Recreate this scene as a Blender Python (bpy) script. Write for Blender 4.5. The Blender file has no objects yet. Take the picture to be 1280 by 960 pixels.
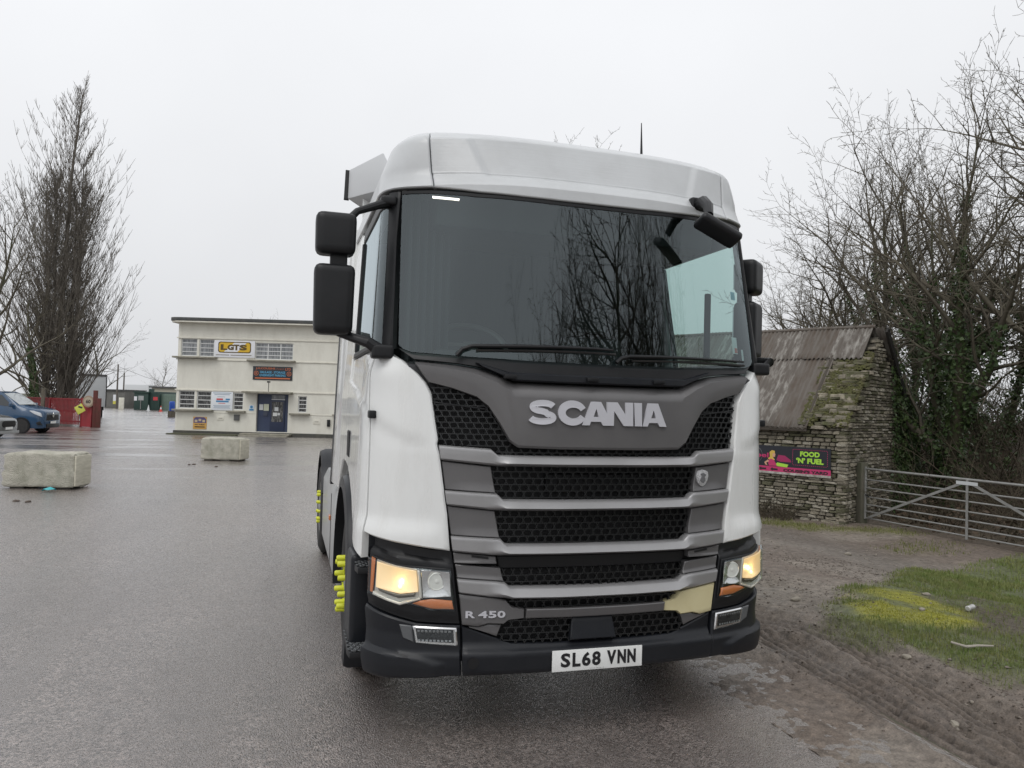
import bpy, bmesh, math, random, bisect
import numpy as np
from mathutils import Vector, Matrix
scene = bpy.context.scene
COL = scene.collection
PI = math.pi
R = math.radians

# ------------------------------------------------------------------ camera
cam_d = bpy.data.cameras.new('camera'); cam = bpy.data.objects.new('camera', cam_d); COL.objects.link(cam)
cam_d.sensor_width = 36.0; cam_d.lens = 944.14 / 1280 * 36; cam_d.clip_start = 0.05; cam_d.clip_end = 3000
YAW, PIT, ROL = R(16.531), R(1.617), R(1.603)
fw = Vector((math.sin(YAW)*math.cos(PIT), math.cos(YAW)*math.cos(PIT), math.sin(PIT)))
rt0 = Vector((math.cos(YAW), -math.sin(YAW), 0)); up0 = rt0.cross(fw)
rt = rt0*math.cos(ROL) + up0*math.sin(ROL); up = -rt0*math.sin(ROL) + up0*math.cos(ROL)
cam.matrix_world = Matrix(((rt.x, up.x, -fw.x, -1.6443), (rt.y, up.y, -fw.y, -3.8040), (rt.z, up.z, -fw.z, 1.7628), (0, 0, 0, 1)))
scene.camera = cam

# ------------------------------------------------------------------ sky, sun, exposure
SUN_EL, SUN_AZ = 56, 225          # azimuth measured clockwise from +Y
world = bpy.data.worlds.new('World'); scene.world = world; world.use_nodes = True
wn = world.node_tree.nodes; wl = world.node_tree.links; wn.clear()
w_out = wn.new('ShaderNodeOutputWorld'); w_bg = wn.new('ShaderNodeBackground')
sky = wn.new('ShaderNodeTexSky'); sky.sky_type = 'NISHITA'; sky.sun_disc = False
sky.sun_elevation = R(SUN_EL); sky.sun_rotation = R(SUN_AZ); sky.dust_density = 6; sky.air_density = 1.6; sky.ozone_density = 1.0
hsv = wn.new('ShaderNodeHueSaturation'); hsv.inputs['Saturation'].default_value = 0.12
wl.new(sky.outputs[0], hsv.inputs['Color'])
# an even blanket of stratus hides nearly all of the clear sky; a little brighter overhead (overcast law)
geo = wn.new('ShaderNodeTexCoord'); sep = wn.new('ShaderNodeSeparateXYZ'); wl.new(geo.outputs['Generated'], sep.inputs[0])
ramp = wn.new('ShaderNodeMapRange'); ramp.inputs[1].default_value = 0.0; ramp.inputs[2].default_value = .45
ramp.inputs[3].default_value = 6.4; ramp.inputs[4].default_value = 7.9
wl.new(sep.outputs['Z'], ramp.inputs[0])
cn = wn.new('ShaderNodeTexNoise'); cn.inputs['Scale'].default_value = 2.2; cn.inputs['Detail'].default_value = 4
wl.new(geo.outputs['Generated'], cn.inputs['Vector'])
cm = wn.new('ShaderNodeMapRange'); cm.inputs[1].default_value = .3; cm.inputs[2].default_value = .7; cm.inputs[3].default_value = .96; cm.inputs[4].default_value = 1.04
wl.new(cn.outputs['Fac'], cm.inputs[0])
mu = wn.new('ShaderNodeMath'); mu.operation = 'MULTIPLY'; wl.new(ramp.outputs[0], mu.inputs[0]); wl.new(cm.outputs[0], mu.inputs[1])
gr = wn.new('ShaderNodeVectorMath'); gr.operation = 'SCALE'; gr.inputs[0].default_value = (.985, 1.0, 1.03); wl.new(mu.outputs[0], gr.inputs['Scale'])
mx = wn.new('ShaderNodeMix'); mx.data_type = 'RGBA'; mx.inputs['Factor'].default_value = .9
wl.new(hsv.outputs[0], mx.inputs[6]); wl.new(gr.outputs[0], mx.inputs[7])
wl.new(mx.outputs[2], w_bg.inputs['Color']); w_bg.inputs['Strength'].default_value = 0.1
wl.new(w_bg.outputs[0], w_out.inputs['Surface'])
sl = bpy.data.lights.new('sun', 'SUN'); sl.energy = .75; sl.angle = R(36); sl.color = (1, .98, .95)
sun = bpy.data.objects.new('sun', sl); COL.objects.link(sun)
sd = Vector((math.sin(R(SUN_AZ))*math.cos(R(SUN_EL)), math.cos(R(SUN_AZ))*math.cos(R(SUN_EL)), math.sin(R(SUN_EL))))
sun.rotation_euler = sd.to_track_quat('Z', 'Y').to_euler()
vs = scene.view_settings; vs.view_transform = 'Standard'; vs.look = 'None'; vs.exposure = 0.32; vs.gamma = 1; vs.use_curve_mapping = False
scene.render.resolution_x = 1024; scene.render.resolution_y = 768

# ------------------------------------------------------------------ materials
MATS = {}
def mat(name, col, rough=.5, metal=0., col2=None, nscale=4., ndetail=6., nlo=.35, nhi=.65, bump=0., bscale=40., coat=0., rough2=None, spec=.5, stretch=None, emit=None, estr=0., trans=0., bdist=.02):
    if name in MATS: return MATS[name]
    m = bpy.data.materials.new(name); m.use_nodes = True; nt = m.node_tree; N = nt.nodes; L = nt.links
    p = N['Principled BSDF']; p.inputs['Base Color'].default_value = (*col, 1); p.inputs['Roughness'].default_value = rough
    p.inputs['Metallic'].default_value = metal; p.inputs['Specular IOR Level'].default_value = spec
    if coat: p.inputs['Coat Weight'].default_value = coat; p.inputs['Coat Roughness'].default_value = .05
    if trans: p.inputs['Transmission Weight'].default_value = trans
    if emit: p.inputs['Emission Color'].default_value = (*emit, 1); p.inputs['Emission Strength'].default_value = estr
    tc = N.new('ShaderNodeTexCoord'); mp = N.new('ShaderNodeMapping'); L.new(tc.outputs['Object'], mp.inputs[0])
    if stretch: mp.inputs['Scale'].default_value = stretch
    if col2:
        n = N.new('ShaderNodeTexNoise'); n.inputs['Scale'].default_value = nscale; n.inputs['Detail'].default_value = ndetail; n.inputs['Roughness'].default_value = .65
        L.new(mp.outputs[0], n.inputs['Vector'])
        r = N.new('ShaderNodeMapRange'); r.inputs[1].default_value = nlo; r.inputs[2].default_value = nhi; L.new(n.outputs['Fac'], r.inputs[0])
        x = N.new('ShaderNodeMix'); x.data_type = 'RGBA'; x.inputs[6].default_value = (*col, 1); x.inputs[7].default_value = (*col2, 1)
        L.new(r.outputs[0], x.inputs[0]); L.new(x.outputs[2], p.inputs['Base Color'])
        if rough2 is not None:
            q = N.new('ShaderNodeMapRange'); q.inputs[3].default_value = rough; q.inputs[4].default_value = rough2; L.new(r.outputs[0], q.inputs[0]); L.new(q.outputs[0], p.inputs['Roughness'])
    if bump:
        n2 = N.new('ShaderNodeTexNoise'); n2.inputs['Scale'].default_value = bscale; n2.inputs['Detail'].default_value = 5; L.new(mp.outputs[0], n2.inputs['Vector'])
        b = N.new('ShaderNodeBump'); b.inputs['Strength'].default_value = bump; b.inputs['Distance'].default_value = bdist; L.new(n2.outputs['Fac'], b.inputs['Height']); L.new(b.outputs[0], p.inputs['Normal'])
    MATS[name] = m; return m
def glass(name, tint, rough=.0, ior=1.5, refl=1.):
    m = bpy.data.materials.new(name); m.use_nodes = True; nt = m.node_tree; N = nt.nodes; L = nt.links; N.clear()
    o = N.new('ShaderNodeOutputMaterial'); mxs = N.new('ShaderNodeMixShader'); t = N.new('ShaderNodeBsdfTransparent'); g = N.new('ShaderNodeBsdfGlossy'); lw = N.new('ShaderNodeLayerWeight'); pw = N.new('ShaderNodeMath'); f = N.new('ShaderNodeMath')
    t.inputs[0].default_value = (*tint, 1); g.inputs['Roughness'].default_value = rough; g.inputs['Color'].default_value = (refl*.86, refl*.96, refl, 1); lw.inputs['Blend'].default_value = .5; pw.operation = 'POWER'; pw.inputs[1].default_value = 5; f.operation = 'MULTIPLY_ADD'; f0 = 2*((ior-1)/(ior+1))**2; f.inputs[1].default_value = 1-f0; f.inputs[2].default_value = f0; L.new(lw.outputs['Facing'], pw.inputs[0]); L.new(pw.outputs[0], f.inputs[0])
    L.new(f.outputs[0], mxs.inputs[0]); L.new(t.outputs[0], mxs.inputs[1]); L.new(g.outputs[0], mxs.inputs[2]); L.new(mxs.outputs[0], o.inputs[0])
    MATS[name] = m; return m
M_WHITE = mat('white_paint', (.77, .78, .77), .24, col2=(.67, .67, .65), nscale=3.2, nlo=.5, nhi=.85, coat=.6, rough2=.42, stretch=(1.6, 1.6, .35))
M_ROOFW = mat('shaded_roof_paint', (.54, .555, .565), .36, col2=(.46, .47, .475), nscale=2.2, nlo=.45, nhi=.8, coat=.3, rough2=.5)  # same white paint, greyed: the roof's dimmer light is put into the colour
M_GREY = mat('grey_metallic_paint', (.118, .115, .117), .38, .25, col2=(.135, .131, .132), nscale=2.5, coat=.25, rough2=.45)
M_BARGREY = mat('bar_grey_paint', (.34, .337, .342), .34, .4, col2=(.30, .298, .30), nscale=3, coat=.2)
M_SILVER = mat('silver_lettering', (.62, .62, .66), .33, .35)
M_BLACK = mat('black_plastic', (.008, .0085, .010), .42, spec=.35, col2=(.013, .0135, .015), nscale=5, bump=.12, bscale=420, bdist=.002)
M_BUMPER = mat('bumper_plastic', (.010, .0115, .015), .38, spec=.35, col2=(.017, .018, .021), nscale=3, nlo=.45, nhi=.8, bump=.08, bscale=500, bdist=.002, rough2=.48)
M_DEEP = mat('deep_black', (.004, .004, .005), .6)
M_MESH = mat('grille_mesh_plastic', (.016, .017, .018), .28, spec=.5)
M_RUBBER = mat('tyre_rubber', (.018, .018, .019), .75, col2=(.035, .033, .031), nscale=9, bump=.2, bscale=90)
M_CHROME = mat('chrome', (.75, .75, .75), .12, 1.)
M_RIM = mat('rim_steel', (.35, .36, .37), .45, .6, col2=(.2, .19, .18), nscale=6)
M_AMBER = mat('amber_lens', (.62, .19, .05), .18, coat=.5)
M_YCAP = mat('yellow_nut_cap', (.66, .69, .035), .45)
M_CREAM = mat('cream_primer', (.62, .56, .34), .5, col2=(.58, .51, .29), nscale=3)
M_LIT = mat('lit_reflector', (.85, .74, .52), .28, .35, emit=(1., .62, .24), estr=.42)
M_LITHOT = mat('lit_bulb_glow', (.9, .7, .4), .3, emit=(1., .76, .40), estr=1.5)
M_MARKER = mat('marker_lamp', (.9, .9, .85), .3, emit=(1, .96, .85), estr=1.1)
M_WS = glass('windscreen_glass', (.52, .64, .63), 0, 1.56)
M_SIDEGL = glass('side_glass', (.78, .90, .86), 0, 1.5)
M_LENS = glass('clear_lens', (.93, .94, .94), 0, 1.45)
M_INT = mat('cab_interior', (.045, .046, .05), .7, col2=(.03, .031, .034), nscale=3)
M_INTD = mat('cab_trim_dark', (.03, .03, .032), .6)
M_CURT = mat('curtain_cloth', (.05, .054, .056), .9)
M_PLATE = mat('plate_white', (.82, .83, .82), .35, col2=(.74, .75, .73), nscale=6)
M_INK = mat('ink_black', (.012, .012, .014), .45)
M_TANK = mat('skirt_paint', (.42, .43, .43), .35, col2=(.34, .345, .34), nscale=2, coat=.2)

# ------------------------------------------------------------------ mesh helpers
def link(name, me, m=None, parent=None, smooth=None):
    o = bpy.data.objects.new(name, me); COL.objects.link(o)
    if m is not None:
        me.materials.clear(); me.materials.append(m)
    if parent: o.parent = parent
    if smooth is not None:
        me.polygons.foreach_set('use_smooth', [True]*len(me.polygons))
        me.set_sharp_from_angle(angle=R(smooth))
    return o
def empty(name, loc=(0, 0, 0), rz=0):
    o = bpy.data.objects.new(name, None); COL.objects.link(o); o.location = loc; o.rotation_euler = (0, 0, rz); o.empty_display_size = .2; return o
def tag(o, label=None, cat=None, group=None, kind=None):
    if label: o['label'] = label
    if cat: o['category'] = cat
    if group: o['group'] = group
    if kind: o['kind'] = kind
    return o
class MB:
    def __init__(s): s.v = []; s.f = []
    def add(s, vs, fs):
        b = len(s.v); s.v += [tuple(p) for p in vs]; s.f += [tuple(i+b for i in q) for q in fs]; return s
    def box(s, x0, x1, y0, y1, z0, z1):
        return s.add([(x0,y0,z0),(x1,y0,z0),(x1,y1,z0),(x0,y1,z0),(x0,y0,z1),(x1,y0,z1),(x1,y1,z1),(x0,y1,z1)],
                     [(0,3,2,1),(4,5,6,7),(0,1,5,4),(1,2,6,5),(2,3,7,6),(3,0,4,7)])
    def bar(s, p, q, w, h=None, upv=(0, 0, 1)):
        p = Vector(p); q = Vector(q); h = h or w; d = (q-p).normalized(); u = Vector(upv)
        if abs(d.dot(u)) > .95: u = Vector((1, 0, 0))
        a = d.cross(u).normalized(); b = a.cross(d).normalized(); vs = []
        for c in (p, q):
            for i, j in ((-1,-1),(1,-1),(1,1),(-1,1)): vs.append(c + a*(w/2*i) + b*(h/2*j))
        return s.add(vs, [(0,1,2,3),(7,6,5,4),(0,4,5,1),(1,5,6,2),(2,6,7,3),(3,7,4,0)])
    def tube(s, pts, r, n=8, caps=True):
        pts = [Vector(p) for p in pts]; rs = r if isinstance(r, (list, tuple)) else [r]*len(pts); vs = []; a = None
        for i, p in enumerate(pts):
            d = (pts[min(i+1, len(pts)-1)] - pts[max(i-1, 0)]).normalized()
            if a is None:
                a = d.cross(Vector((0, 0, 1)));  a = a if a.length > .05 else d.cross(Vector((1, 0, 0)))
            a = (a - d*a.dot(d)).normalized(); b = d.cross(a)
            for k in range(n): t = 2*PI*k/n; vs.append(p + (a*math.cos(t) + b*math.sin(t))*rs[i])
        fs = [(i*n+k, i*n+(k+1) % n, (i+1)*n+(k+1) % n, (i+1)*n+k) for i in range(len(pts)-1) for k in range(n)]
        if caps: fs += [tuple(range(n-1, -1, -1)), tuple((len(pts)-1)*n+k for k in range(n))]
        return s.add(vs, fs)
    def lathe(s, prof, axis='x', c=(0, 0, 0), n=32):     # prof: list of (along axis, radius)
        vs = []
        for a, r in prof:
            for k in range(n):
                t = 2*PI*k/n; p, q = r*math.cos(t), r*math.sin(t)
                v = (a, p, q) if axis == 'x' else ((p, a, q) if axis == 'y' else (p, q, a)); vs.append((v[0]+c[0], v[1]+c[1], v[2]+c[2]))
        fs = [(i*n+k, i*n+(k+1) % n, (i+1)*n+(k+1) % n, (i+1)*n+k) for i in range(len(prof)-1) for k in range(n)]
        if prof[0][1] > 1e-6: fs.append(tuple(range(n-1, -1, -1)))
        if prof[-1][1] > 1e-6: fs.append(tuple((len(prof)-1)*n+k for k in range(n)))
        return s.add(vs, fs)
    def prism(s, poly, y0, y1, fn=None):       # poly in (x,z), extruded in y; fn maps points
        n = len(poly); vs = [(x, y0, z) for x, z in poly] + [(x, y1, z) for x, z in poly]
        if fn: vs = [fn(*v) for v in vs]
        return s.add(vs, [tuple(range(n)), tuple(range(2*n-1, n-1, -1))] + [(i, (i+1) % n + 0, (i+1) % n + n, i+n) for i in range(n)])
    def mesh(s, name='m', bevel=0, seg=2, recalc=True, angle=40):
        me = bpy.data.meshes.new(name); me.from_pydata(s.v, [], s.f)
        if recalc or bevel:
            bm = bmesh.new(); bm.from_mesh(me)
            if recalc: bmesh.ops.recalc_face_normals(bm, faces=bm.faces)
            if bevel:
                ed = [e for e in bm.edges if e.is_manifold and e.calc_face_angle(0) > R(angle)]
                bmesh.ops.bevel(bm, geom=ed, offset=bevel, segments=seg, affect='EDGES', profile=.6, clamp_overlap=True)
            bm.to_mesh(me); bm.free()
        return me
    def build(s, name, m, parent=None, bevel=0, seg=2, smooth=35, recalc=True):
        return link(name, s.mesh(name, bevel, seg, recalc), m, parent, smooth)
def tabf(tab, x):
    if x <= tab[0][0]: return tab[0][1]
    for (a, b), (c, d) in zip(tab, tab[1:]):
        if x <= c: return b + (d-b)*(x-a)/(c-a)
    return tab[-1][1]
def sstep(a, b, x):
    t = min(max((x-a)/(b-a), 0), 1); return t*t*(3-2*t)
_tx = {}
def text_mesh(body, w, h, depth=.004, bold=0., wide=None):
    """lettering as a mesh fitted into a w x h box centred on the origin in the x-z plane, facing -y; real depth"""
    k = (body, round(w, 4), round(h, 4), depth, bold)
    if k in _tx: return _tx[k]
    cu = bpy.data.curves.new('t', 'FONT'); cu.body = body; cu.size = 1; cu.extrude = 0.02; cu.offset = bold; cu.align_x = 'CENTER'; cu.resolution_u = 3
    o = bpy.data.objects.new('t', cu); COL.objects.link(o)
    dg = bpy.context.evaluated_depsgraph_get(); me = bpy.data.meshes.new_from_object(o.evaluated_get(dg))
    bpy.data.objects.remove(o); bpy.data.curves.remove(cu)
    n = len(me.vertices); a = np.zeros(n*3); me.vertices.foreach_get('co', a); a = a.reshape(-1, 3)
    lo, hi = a.min(0), a.max(0); c = (lo+hi)/2; d = np.maximum(hi-lo, 1e-6)
    b = np.zeros_like(a); b[:, 0] = (a[:, 0]-c[0])/d[0]*w; b[:, 2] = (a[:, 1]-c[1])/d[1]*h; b[:, 1] = -(a[:, 2]-c[2])/d[2]*depth
    me.vertices.foreach_set('co', b.ravel()); me.update(); _tx[k] = me; return me
def text(body, w, h, m, parent, loc, rz=0, depth=.004, bold=0., name='lettering'):
    me = text_mesh(body, w, h, depth, bold).copy(); o = link(name, me, m, parent); o.location = loc; o.rotation_euler = (0, 0, rz); return o
def noise2(x, y, seed=0, octs=4, base=1.):
    """vectorised value noise, 0..1"""
    tot = np.zeros_like(x); amp = 1.; na = 0.; f = base
    for o in range(octs):
        X = x*f + 37.1*o + seed*11.3; Y = y*f - 19.7*o + seed*5.9; i = np.floor(X); j = np.floor(Y); u = X-i; v = Y-j; u = u*u*(3-2*u); v = v*v*(3-2*v)
        def hsh(a, b):
            q = np.sin(a*127.1 + b*311.7 + (seed+o)*74.7)*43758.5453; return q - np.floor(q)
        tot += amp*((hsh(i, j)*(1-u)+hsh(i+1, j)*u)*(1-v) + (hsh(i, j+1)*(1-u)+hsh(i+1, j+1)*u)*v); na += amp; amp *= .5; f *= 2.03
    return tot/na
def gz(x, y):
    t = np.clip((x-3.2)/5., 0, 1); q = np.clip((y-22)/12., 0, 1)
    return -.42*t*t*(3-2*t) - .2*q*q*(3-2*q)
def gz1(x, y): return float(gz(np.array(float(x)), np.array(float(y))))

# ================================================================== THE LORRY: a curved skin S(s, z) with s = arc length from the centre line
def lerp(a,b,t): return a+(b-a)*t
YC=[(.2,.03),(.3,0),(1.0,-.01),(1.5,-.01),(1.95,.02),(2.9,.09),(2.96,.095),(3.05,.17),(3.26,.255),(3.32,.33),(3.36,.45)]
KB=[(.3,.13),(1.6,.14),(2.0,.14),(2.9,.24),(2.98,.24),(3.3,.14)]
WD=[(.3,1.25),(.9,1.255),(1.8,1.24),(2.1,1.215),(2.9,1.17),(3.1,1.14),(3.3,1.07)]
CA=[(.3,.20),(1.0,.22),(1.8,.21),(2.1,.12),(2.9,.12),(3.1,.15),(3.3,.22)]   # corner cut along front
CB=[(.3,.42),(1.0,.45),(1.8,.42),(2.1,.28),(2.9,.26),(3.1,.3),(3.3,.34)]  # along side
_cache={}
def plan(z):
    k=round(z,3)
    if k in _cache: return _cache[k]
    yc=tabf(YC,z);kb=tabf(KB,z);W=tabf(WD,z);a=tabf(CA,z);b=tabf(CB,z)
    f=lambda x:yc+kb*x**3
    x1=W-a;p=[(x1*i/24,f(x1*i/24)) for i in range(25)]
    y1=f(x1);sl=3*kb*x1*x1
    # cubic bezier from (x1,y1) dir (1,sl) to (W,y1+b) dir (0,1)
    P0=(x1,y1);P3=(W,y1+b);P1=(x1+a*.62,y1+a*.62*sl);P2=(W,y1+b-.62*(b-a*sl*.5))
    for i in range(1,21):
        t=i/20;u=1-t
        p.append(tuple(u**3*P0[j]+3*u*u*t*P1[j]+3*u*t*t*P2[j]+t**3*P3[j] for j in (0,1)))
    p.append((W,y1+b+3.0))
    s=[0]
    for q,r in zip(p,p[1:]): s.append(s[-1]+math.hypot(r[0]-q[0],r[1]-q[1]))
    _cache[k]=(p,s); return _cache[k]
def S(s,z,off=0.0):
    sg=-1 if s<0 else 1; s=abs(s)
    p,ss=plan(z)
    i=min(max(bisect.bisect_right(ss,s)-1,0),len(ss)-2)
    t=(s-ss[i])/(ss[i+1]-ss[i])
    x=lerp(p[i][0],p[i+1][0],t);y=lerp(p[i][1],p[i+1][1],t)
    if off:
        # smooth normal from neighbours
        def tan(j):
            j0=max(j-1,0);j1=min(j+1,len(p)-1)
            dx,dy=p[j1][0]-p[j0][0],p[j1][1]-p[j0][1];l=math.hypot(dx,dy);return dx/l,dy/l
        a=tan(i);b=tan(i+1) if i+1<len(p)-1 else (0,1)
        tx=lerp(a[0],b[0],t);ty=lerp(a[1],b[1],t);l=math.hypot(tx,ty)
        if s==0: tx,ty,l=1,0,1
        x+=ty/l*off;y-=tx/l*off
    return (sg*x,y,z)
def patch(name, bot, top, m, parent, sg=1, off=0., thick=.03, nv=6, seg=.045, bev=.006, back=True, smooth=38):
    """panel lying on the skin between two edge lines given as matching (s, z) lists"""
    b2 = []; t2 = []
    for i in range(len(bot)-1):
        l = max(math.dist(bot[i], bot[i+1]), math.dist(top[i], top[i+1])); k = max(1, int(math.ceil(l/seg)))
        for j in range(k):
            t = j/k; b2.append((lerp(bot[i][0], bot[i+1][0], t), lerp(bot[i][1], bot[i+1][1], t))); t2.append((lerp(top[i][0], top[i+1][0], t), lerp(top[i][1], top[i+1][1], t)))
    b2.append(bot[-1]); t2.append(top[-1])
    def ins(P, i, j):       # a point bev away from the end
        l = max(math.dist(P[i], P[j]), 1e-4); t = min(bev/l, .45); return (lerp(P[i][0], P[j][0], t), lerp(P[i][1], P[j][1], t))
    b2 = [b2[0], ins(b2, 0, 1)] + b2[1:-1] + [ins(b2, -1, -2), b2[-1]]; t2 = [t2[0], ins(t2, 0, 1)] + t2[1:-1] + [ins(t2, -1, -2), t2[-1]]
    h = sum(math.dist(a, b) for a, b in zip(b2, t2))/len(b2); e = min(bev/max(h, 1e-4), .3)
    vv = [0, e] + [e + (1-2*e)*i/nv for i in range(1, nv)] + [1-e, 1]
    nu = len(b2); nr = len(vv); V = []; F = []
    fo = off if callable(off) else (lambda s, z, v: off)
    for layer in (0, 1):
        for r, v in enumerate(vv):
            for c in range(nu):
                s = lerp(b2[c][0], t2[c][0], v); z = lerp(b2[c][1], t2[c][1], v); o = fo(abs(s), z, v)
                if layer: o -= thick
                elif r in (0, nr-1) or c in (0, nu-1): o -= min(bev, thick*.8)
                V.append(S(s*sg, z, o))
    n = nr*nu
    for r in range(nr-1):
        for c in range(nu-1):
            q = (r*nu+c, r*nu+c+1, (r+1)*nu+c+1, (r+1)*nu+c); F.append(q)
            if back: F.append(tuple(i+n for i in reversed(q)))
    ring = [c for c in range(nu)] + [r*nu+nu-1 for r in range(1, nr)] + [(nr-1)*nu+c for c in range(nu-2, -1, -1)] + [r*nu for r in range(nr-2, 0, -1)]
    for i, a in enumerate(ring):
        b = ring[(i+1) % len(ring)]; F.append((b, a, a+n, b+n))
    me = bpy.data.meshes.new(name); me.from_pydata(V, [], F)
    bm = bmesh.new(); bm.from_mesh(me); bmesh.ops.recalc_face_normals(bm, faces=bm.faces); bm.to_mesh(me); bm.free()
    return link(name, me, m, parent, smooth)
def sym(half):          # half list from outer edge to the centre line -> full list left to right
    return [(-s, z) for s, z in half] + [(s, z) for s, z in reversed(half) if s > 1e-6]
def inpoly(p, poly):
    x, y = p; c = False
    for i in range(len(poly)):
        (a, b), (d, e) = poly[i-1], poly[i]
        if (b > y) != (e > y) and x < (d-a)*(y-b)/(e-b)+a: c = not c
    return c
def honeycomb(name, poly, parent, off=-.035, cw=.050, ch=.034, t=.0048, m=None):
    """moulded honeycomb grid in the opening: every cell wall is a raised rib"""
    xs = [p[0] for p in poly]; zs = [p[1] for p in poly]; mb = MB(); done = set()
    i0, i1 = int(min(xs)/cw)-2, int(max(xs)/cw)+2; j0, j1 = int(min(zs)/ch)-2, int(max(zs)/ch)+2
    for j in range(j0, j1):
        for i in range(i0, i1):
            cx = (i + .5*(j % 2))*cw; cz = j*ch; hv = ch*.30; hx = cw*.17
            P = [(cx-cw/2, cz), (cx-cw/2+hx, cz+ch/2), (cx+cw/2-hx, cz+ch/2), (cx+cw/2, cz), (cx+cw/2-hx, cz-ch/2), (cx-cw/2+hx, cz-ch/2)]
            for a, b in ((0, 1), (1, 2), (2, 3), (3, 4), (4, 5), (5, 0)):
                A, B = P[a], P[b]; mid = ((A[0]+B[0])/2, (A[1]+B[1])/2); k = (round(mid[0], 3), round(mid[1], 3))
                if k in done or not inpoly(mid, poly): continue
                done.add(k); mb.bar(S(A[0], A[1], off), S(B[0], B[1], off), t, .014, upv=(0, 1, 0))
    return mb.build(name, m or M_MESH, parent, smooth=None, recalc=False)

lorry = empty('lorry', (0, 0, 0))
tag(lorry, 'white articulated lorry tractor unit with grey grille bars and lit headlights', 'lorry')
LR = (-1, 1)
# --- dark carrier behind the front, so that every gap is deep
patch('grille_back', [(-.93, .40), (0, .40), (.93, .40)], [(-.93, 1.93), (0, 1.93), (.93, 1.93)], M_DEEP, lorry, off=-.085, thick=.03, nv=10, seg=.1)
# --- bonnet flap
gb = [(.948, 1.872), (.816, 1.841), (.69, 1.799), (.627, 1.749), (.568, 1.66), (.515, 1.57), (.469, 1.541), (.24, 1.535), (0, 1.535)]
gt = [(1.031, 1.984), (.921, 1.978), (.806, 1.969), (.703, 1.956), (.6, 1.93), (.542, 1.907), (.495, 1.885), (.241, 1.882), (0, 1.882)]
patch('bonnet_flap', sym(gb), sym(gt), M_GREY, lorry, off=lambda s, z, v: .012 + .010*math.sin(min(v/.84, 1)*PI*.5) - .05*max(0, (v-.84)/.16), thick=.05, nv=14, bev=.010)
# --- grille bars
BARS = [([(.888, 1.545), (.615, 1.531), (.578, 1.500), (.24, 1.498), (0, 1.498)], [(.875, 1.466), (.60, 1.443), (.55, 1.439), (.238, 1.437), (0, 1.437)]),
        ([(.85, 1.31), (.578, 1.298), (.543, 1.268), (.233, 1.264), (0, 1.264)], [(.836, 1.232), (.57, 1.208), (.52, 1.205), (.23, 1.203), (0, 1.203)]),
        ([(.811, 1.075), (.554, 1.064), (.520, 1.034), (.227, 1.031), (0, 1.031)], [(.799, .992), (.55, .972), (.5, .972), (.225, .97), (0, .97)]),
        ([(.772, .854), (.526, .838), (.495, .812), (.219, .807), (0, .805)], [(.759, .777), (.512, .747), (.47, .742), (.217, .737), (0, .737)]),
        ([(.402, .697), (.3, .695), (.25, .694), (.2, .693), (0, .692)], [(.402, .645), (.3, .644), (.25, .643), (.2, .642), (0, .641)])]
for i, (t, b) in enumerate(BARS):
    def fo(s, z, v, i=i):
        c = 1 - sstep(.50, .60, s)          # the middle leans back and catches the sky, the ends stand upright
        if i == 4: return .004 + .012*v
        base = tabf([(0, -.012), (.12, .006), (.9, .008), (1, .0)], v); mid = tabf([(0, -.03), (.10, .002), (.30, .034), (.92, -.004), (1, -.02)], v)
        return lerp(base, mid, c)
    patch('grille_bar', sym(b), sym(t), M_BARGREY if i < 4 else M_GREY, lorry, off=fo, thick=.035, nv=10, bev=.005)
for sg in LR:
    for b, t in (([(.85, 1.315), (.585, 1.302)], [(.873, 1.461), (.612, 1.437)]), ([(.812, 1.08), (.557, 1.068)], [(.836, 1.228), (.585, 1.205)]),
                 ([(.79, .934), (.566, .934)], [(.797, .987), (.572, .967)]), ([(.773, .859), (.528, .842)], [(.785, .926), (.546, .907)])):
        patch('flank_panel', b, t, M_GREY, lorry, sg=sg, off=lambda s, z, v: -.016 + .012*max(0, 1-v/.25)*sstep(.86, .7, s), thick=.05, nv=6, bev=.004)
    patch('vent_slot', [(.70, .965), (.61, .955)], [(.70, .976), (.61, .966)], M_DEEP, lorry, sg=sg, off=-.012, thick=.02, nv=1, bev=.001)
    p4 = patch('lower_flank_panel', [(.738, .616), (.655, .606), (.60, .620), (.52, .616), (.495, .637), (.409, .645)], [(.759, .773), (.66, .762), (.58, .752), (.512, .742), (.479, .706), (.409, .692)], M_GREY if sg < 0 else M_CREAM, lorry, sg=sg, off=-.006, thick=.05, nv=8, bev=.005)
    if sg > 0: p4['label'] = 'unpainted cream replacement panel below the grille bars'
    patch('flank_fold', [(.70, .598), (.64, .580), (.59, .563), (.552, .55)], [(.705, .604), (.655, .600), (.60, .613), (.53, .609)], M_GREY, lorry, sg=sg, off=-.022, thick=.04, nv=4, bev=.003)
    # upper side opening with honeycomb
    honeycomb('grille_mesh', [(sg*s, z) for s, z in [(.885, 1.55), (.895, 1.57), (.905, 1.657), (.93, 1.815), (.94, 1.866), (.816, 1.835), (.69, 1.793), (.627, 1.743), (.568, 1.655), (.51, 1.56), (.5, 1.50), (.57, 1.50), (.6, 1.54)]], lorry, off=-.03, cw=.044, ch=.030)
    patch('mesh_crossbar', [(.93, 1.765), (.64, 1.735)], [(.93, 1.773), (.64, 1.743)], M_BLACK, lorry, sg=sg, off=-.02, thick=.02, nv=1, bev=.002)
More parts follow.
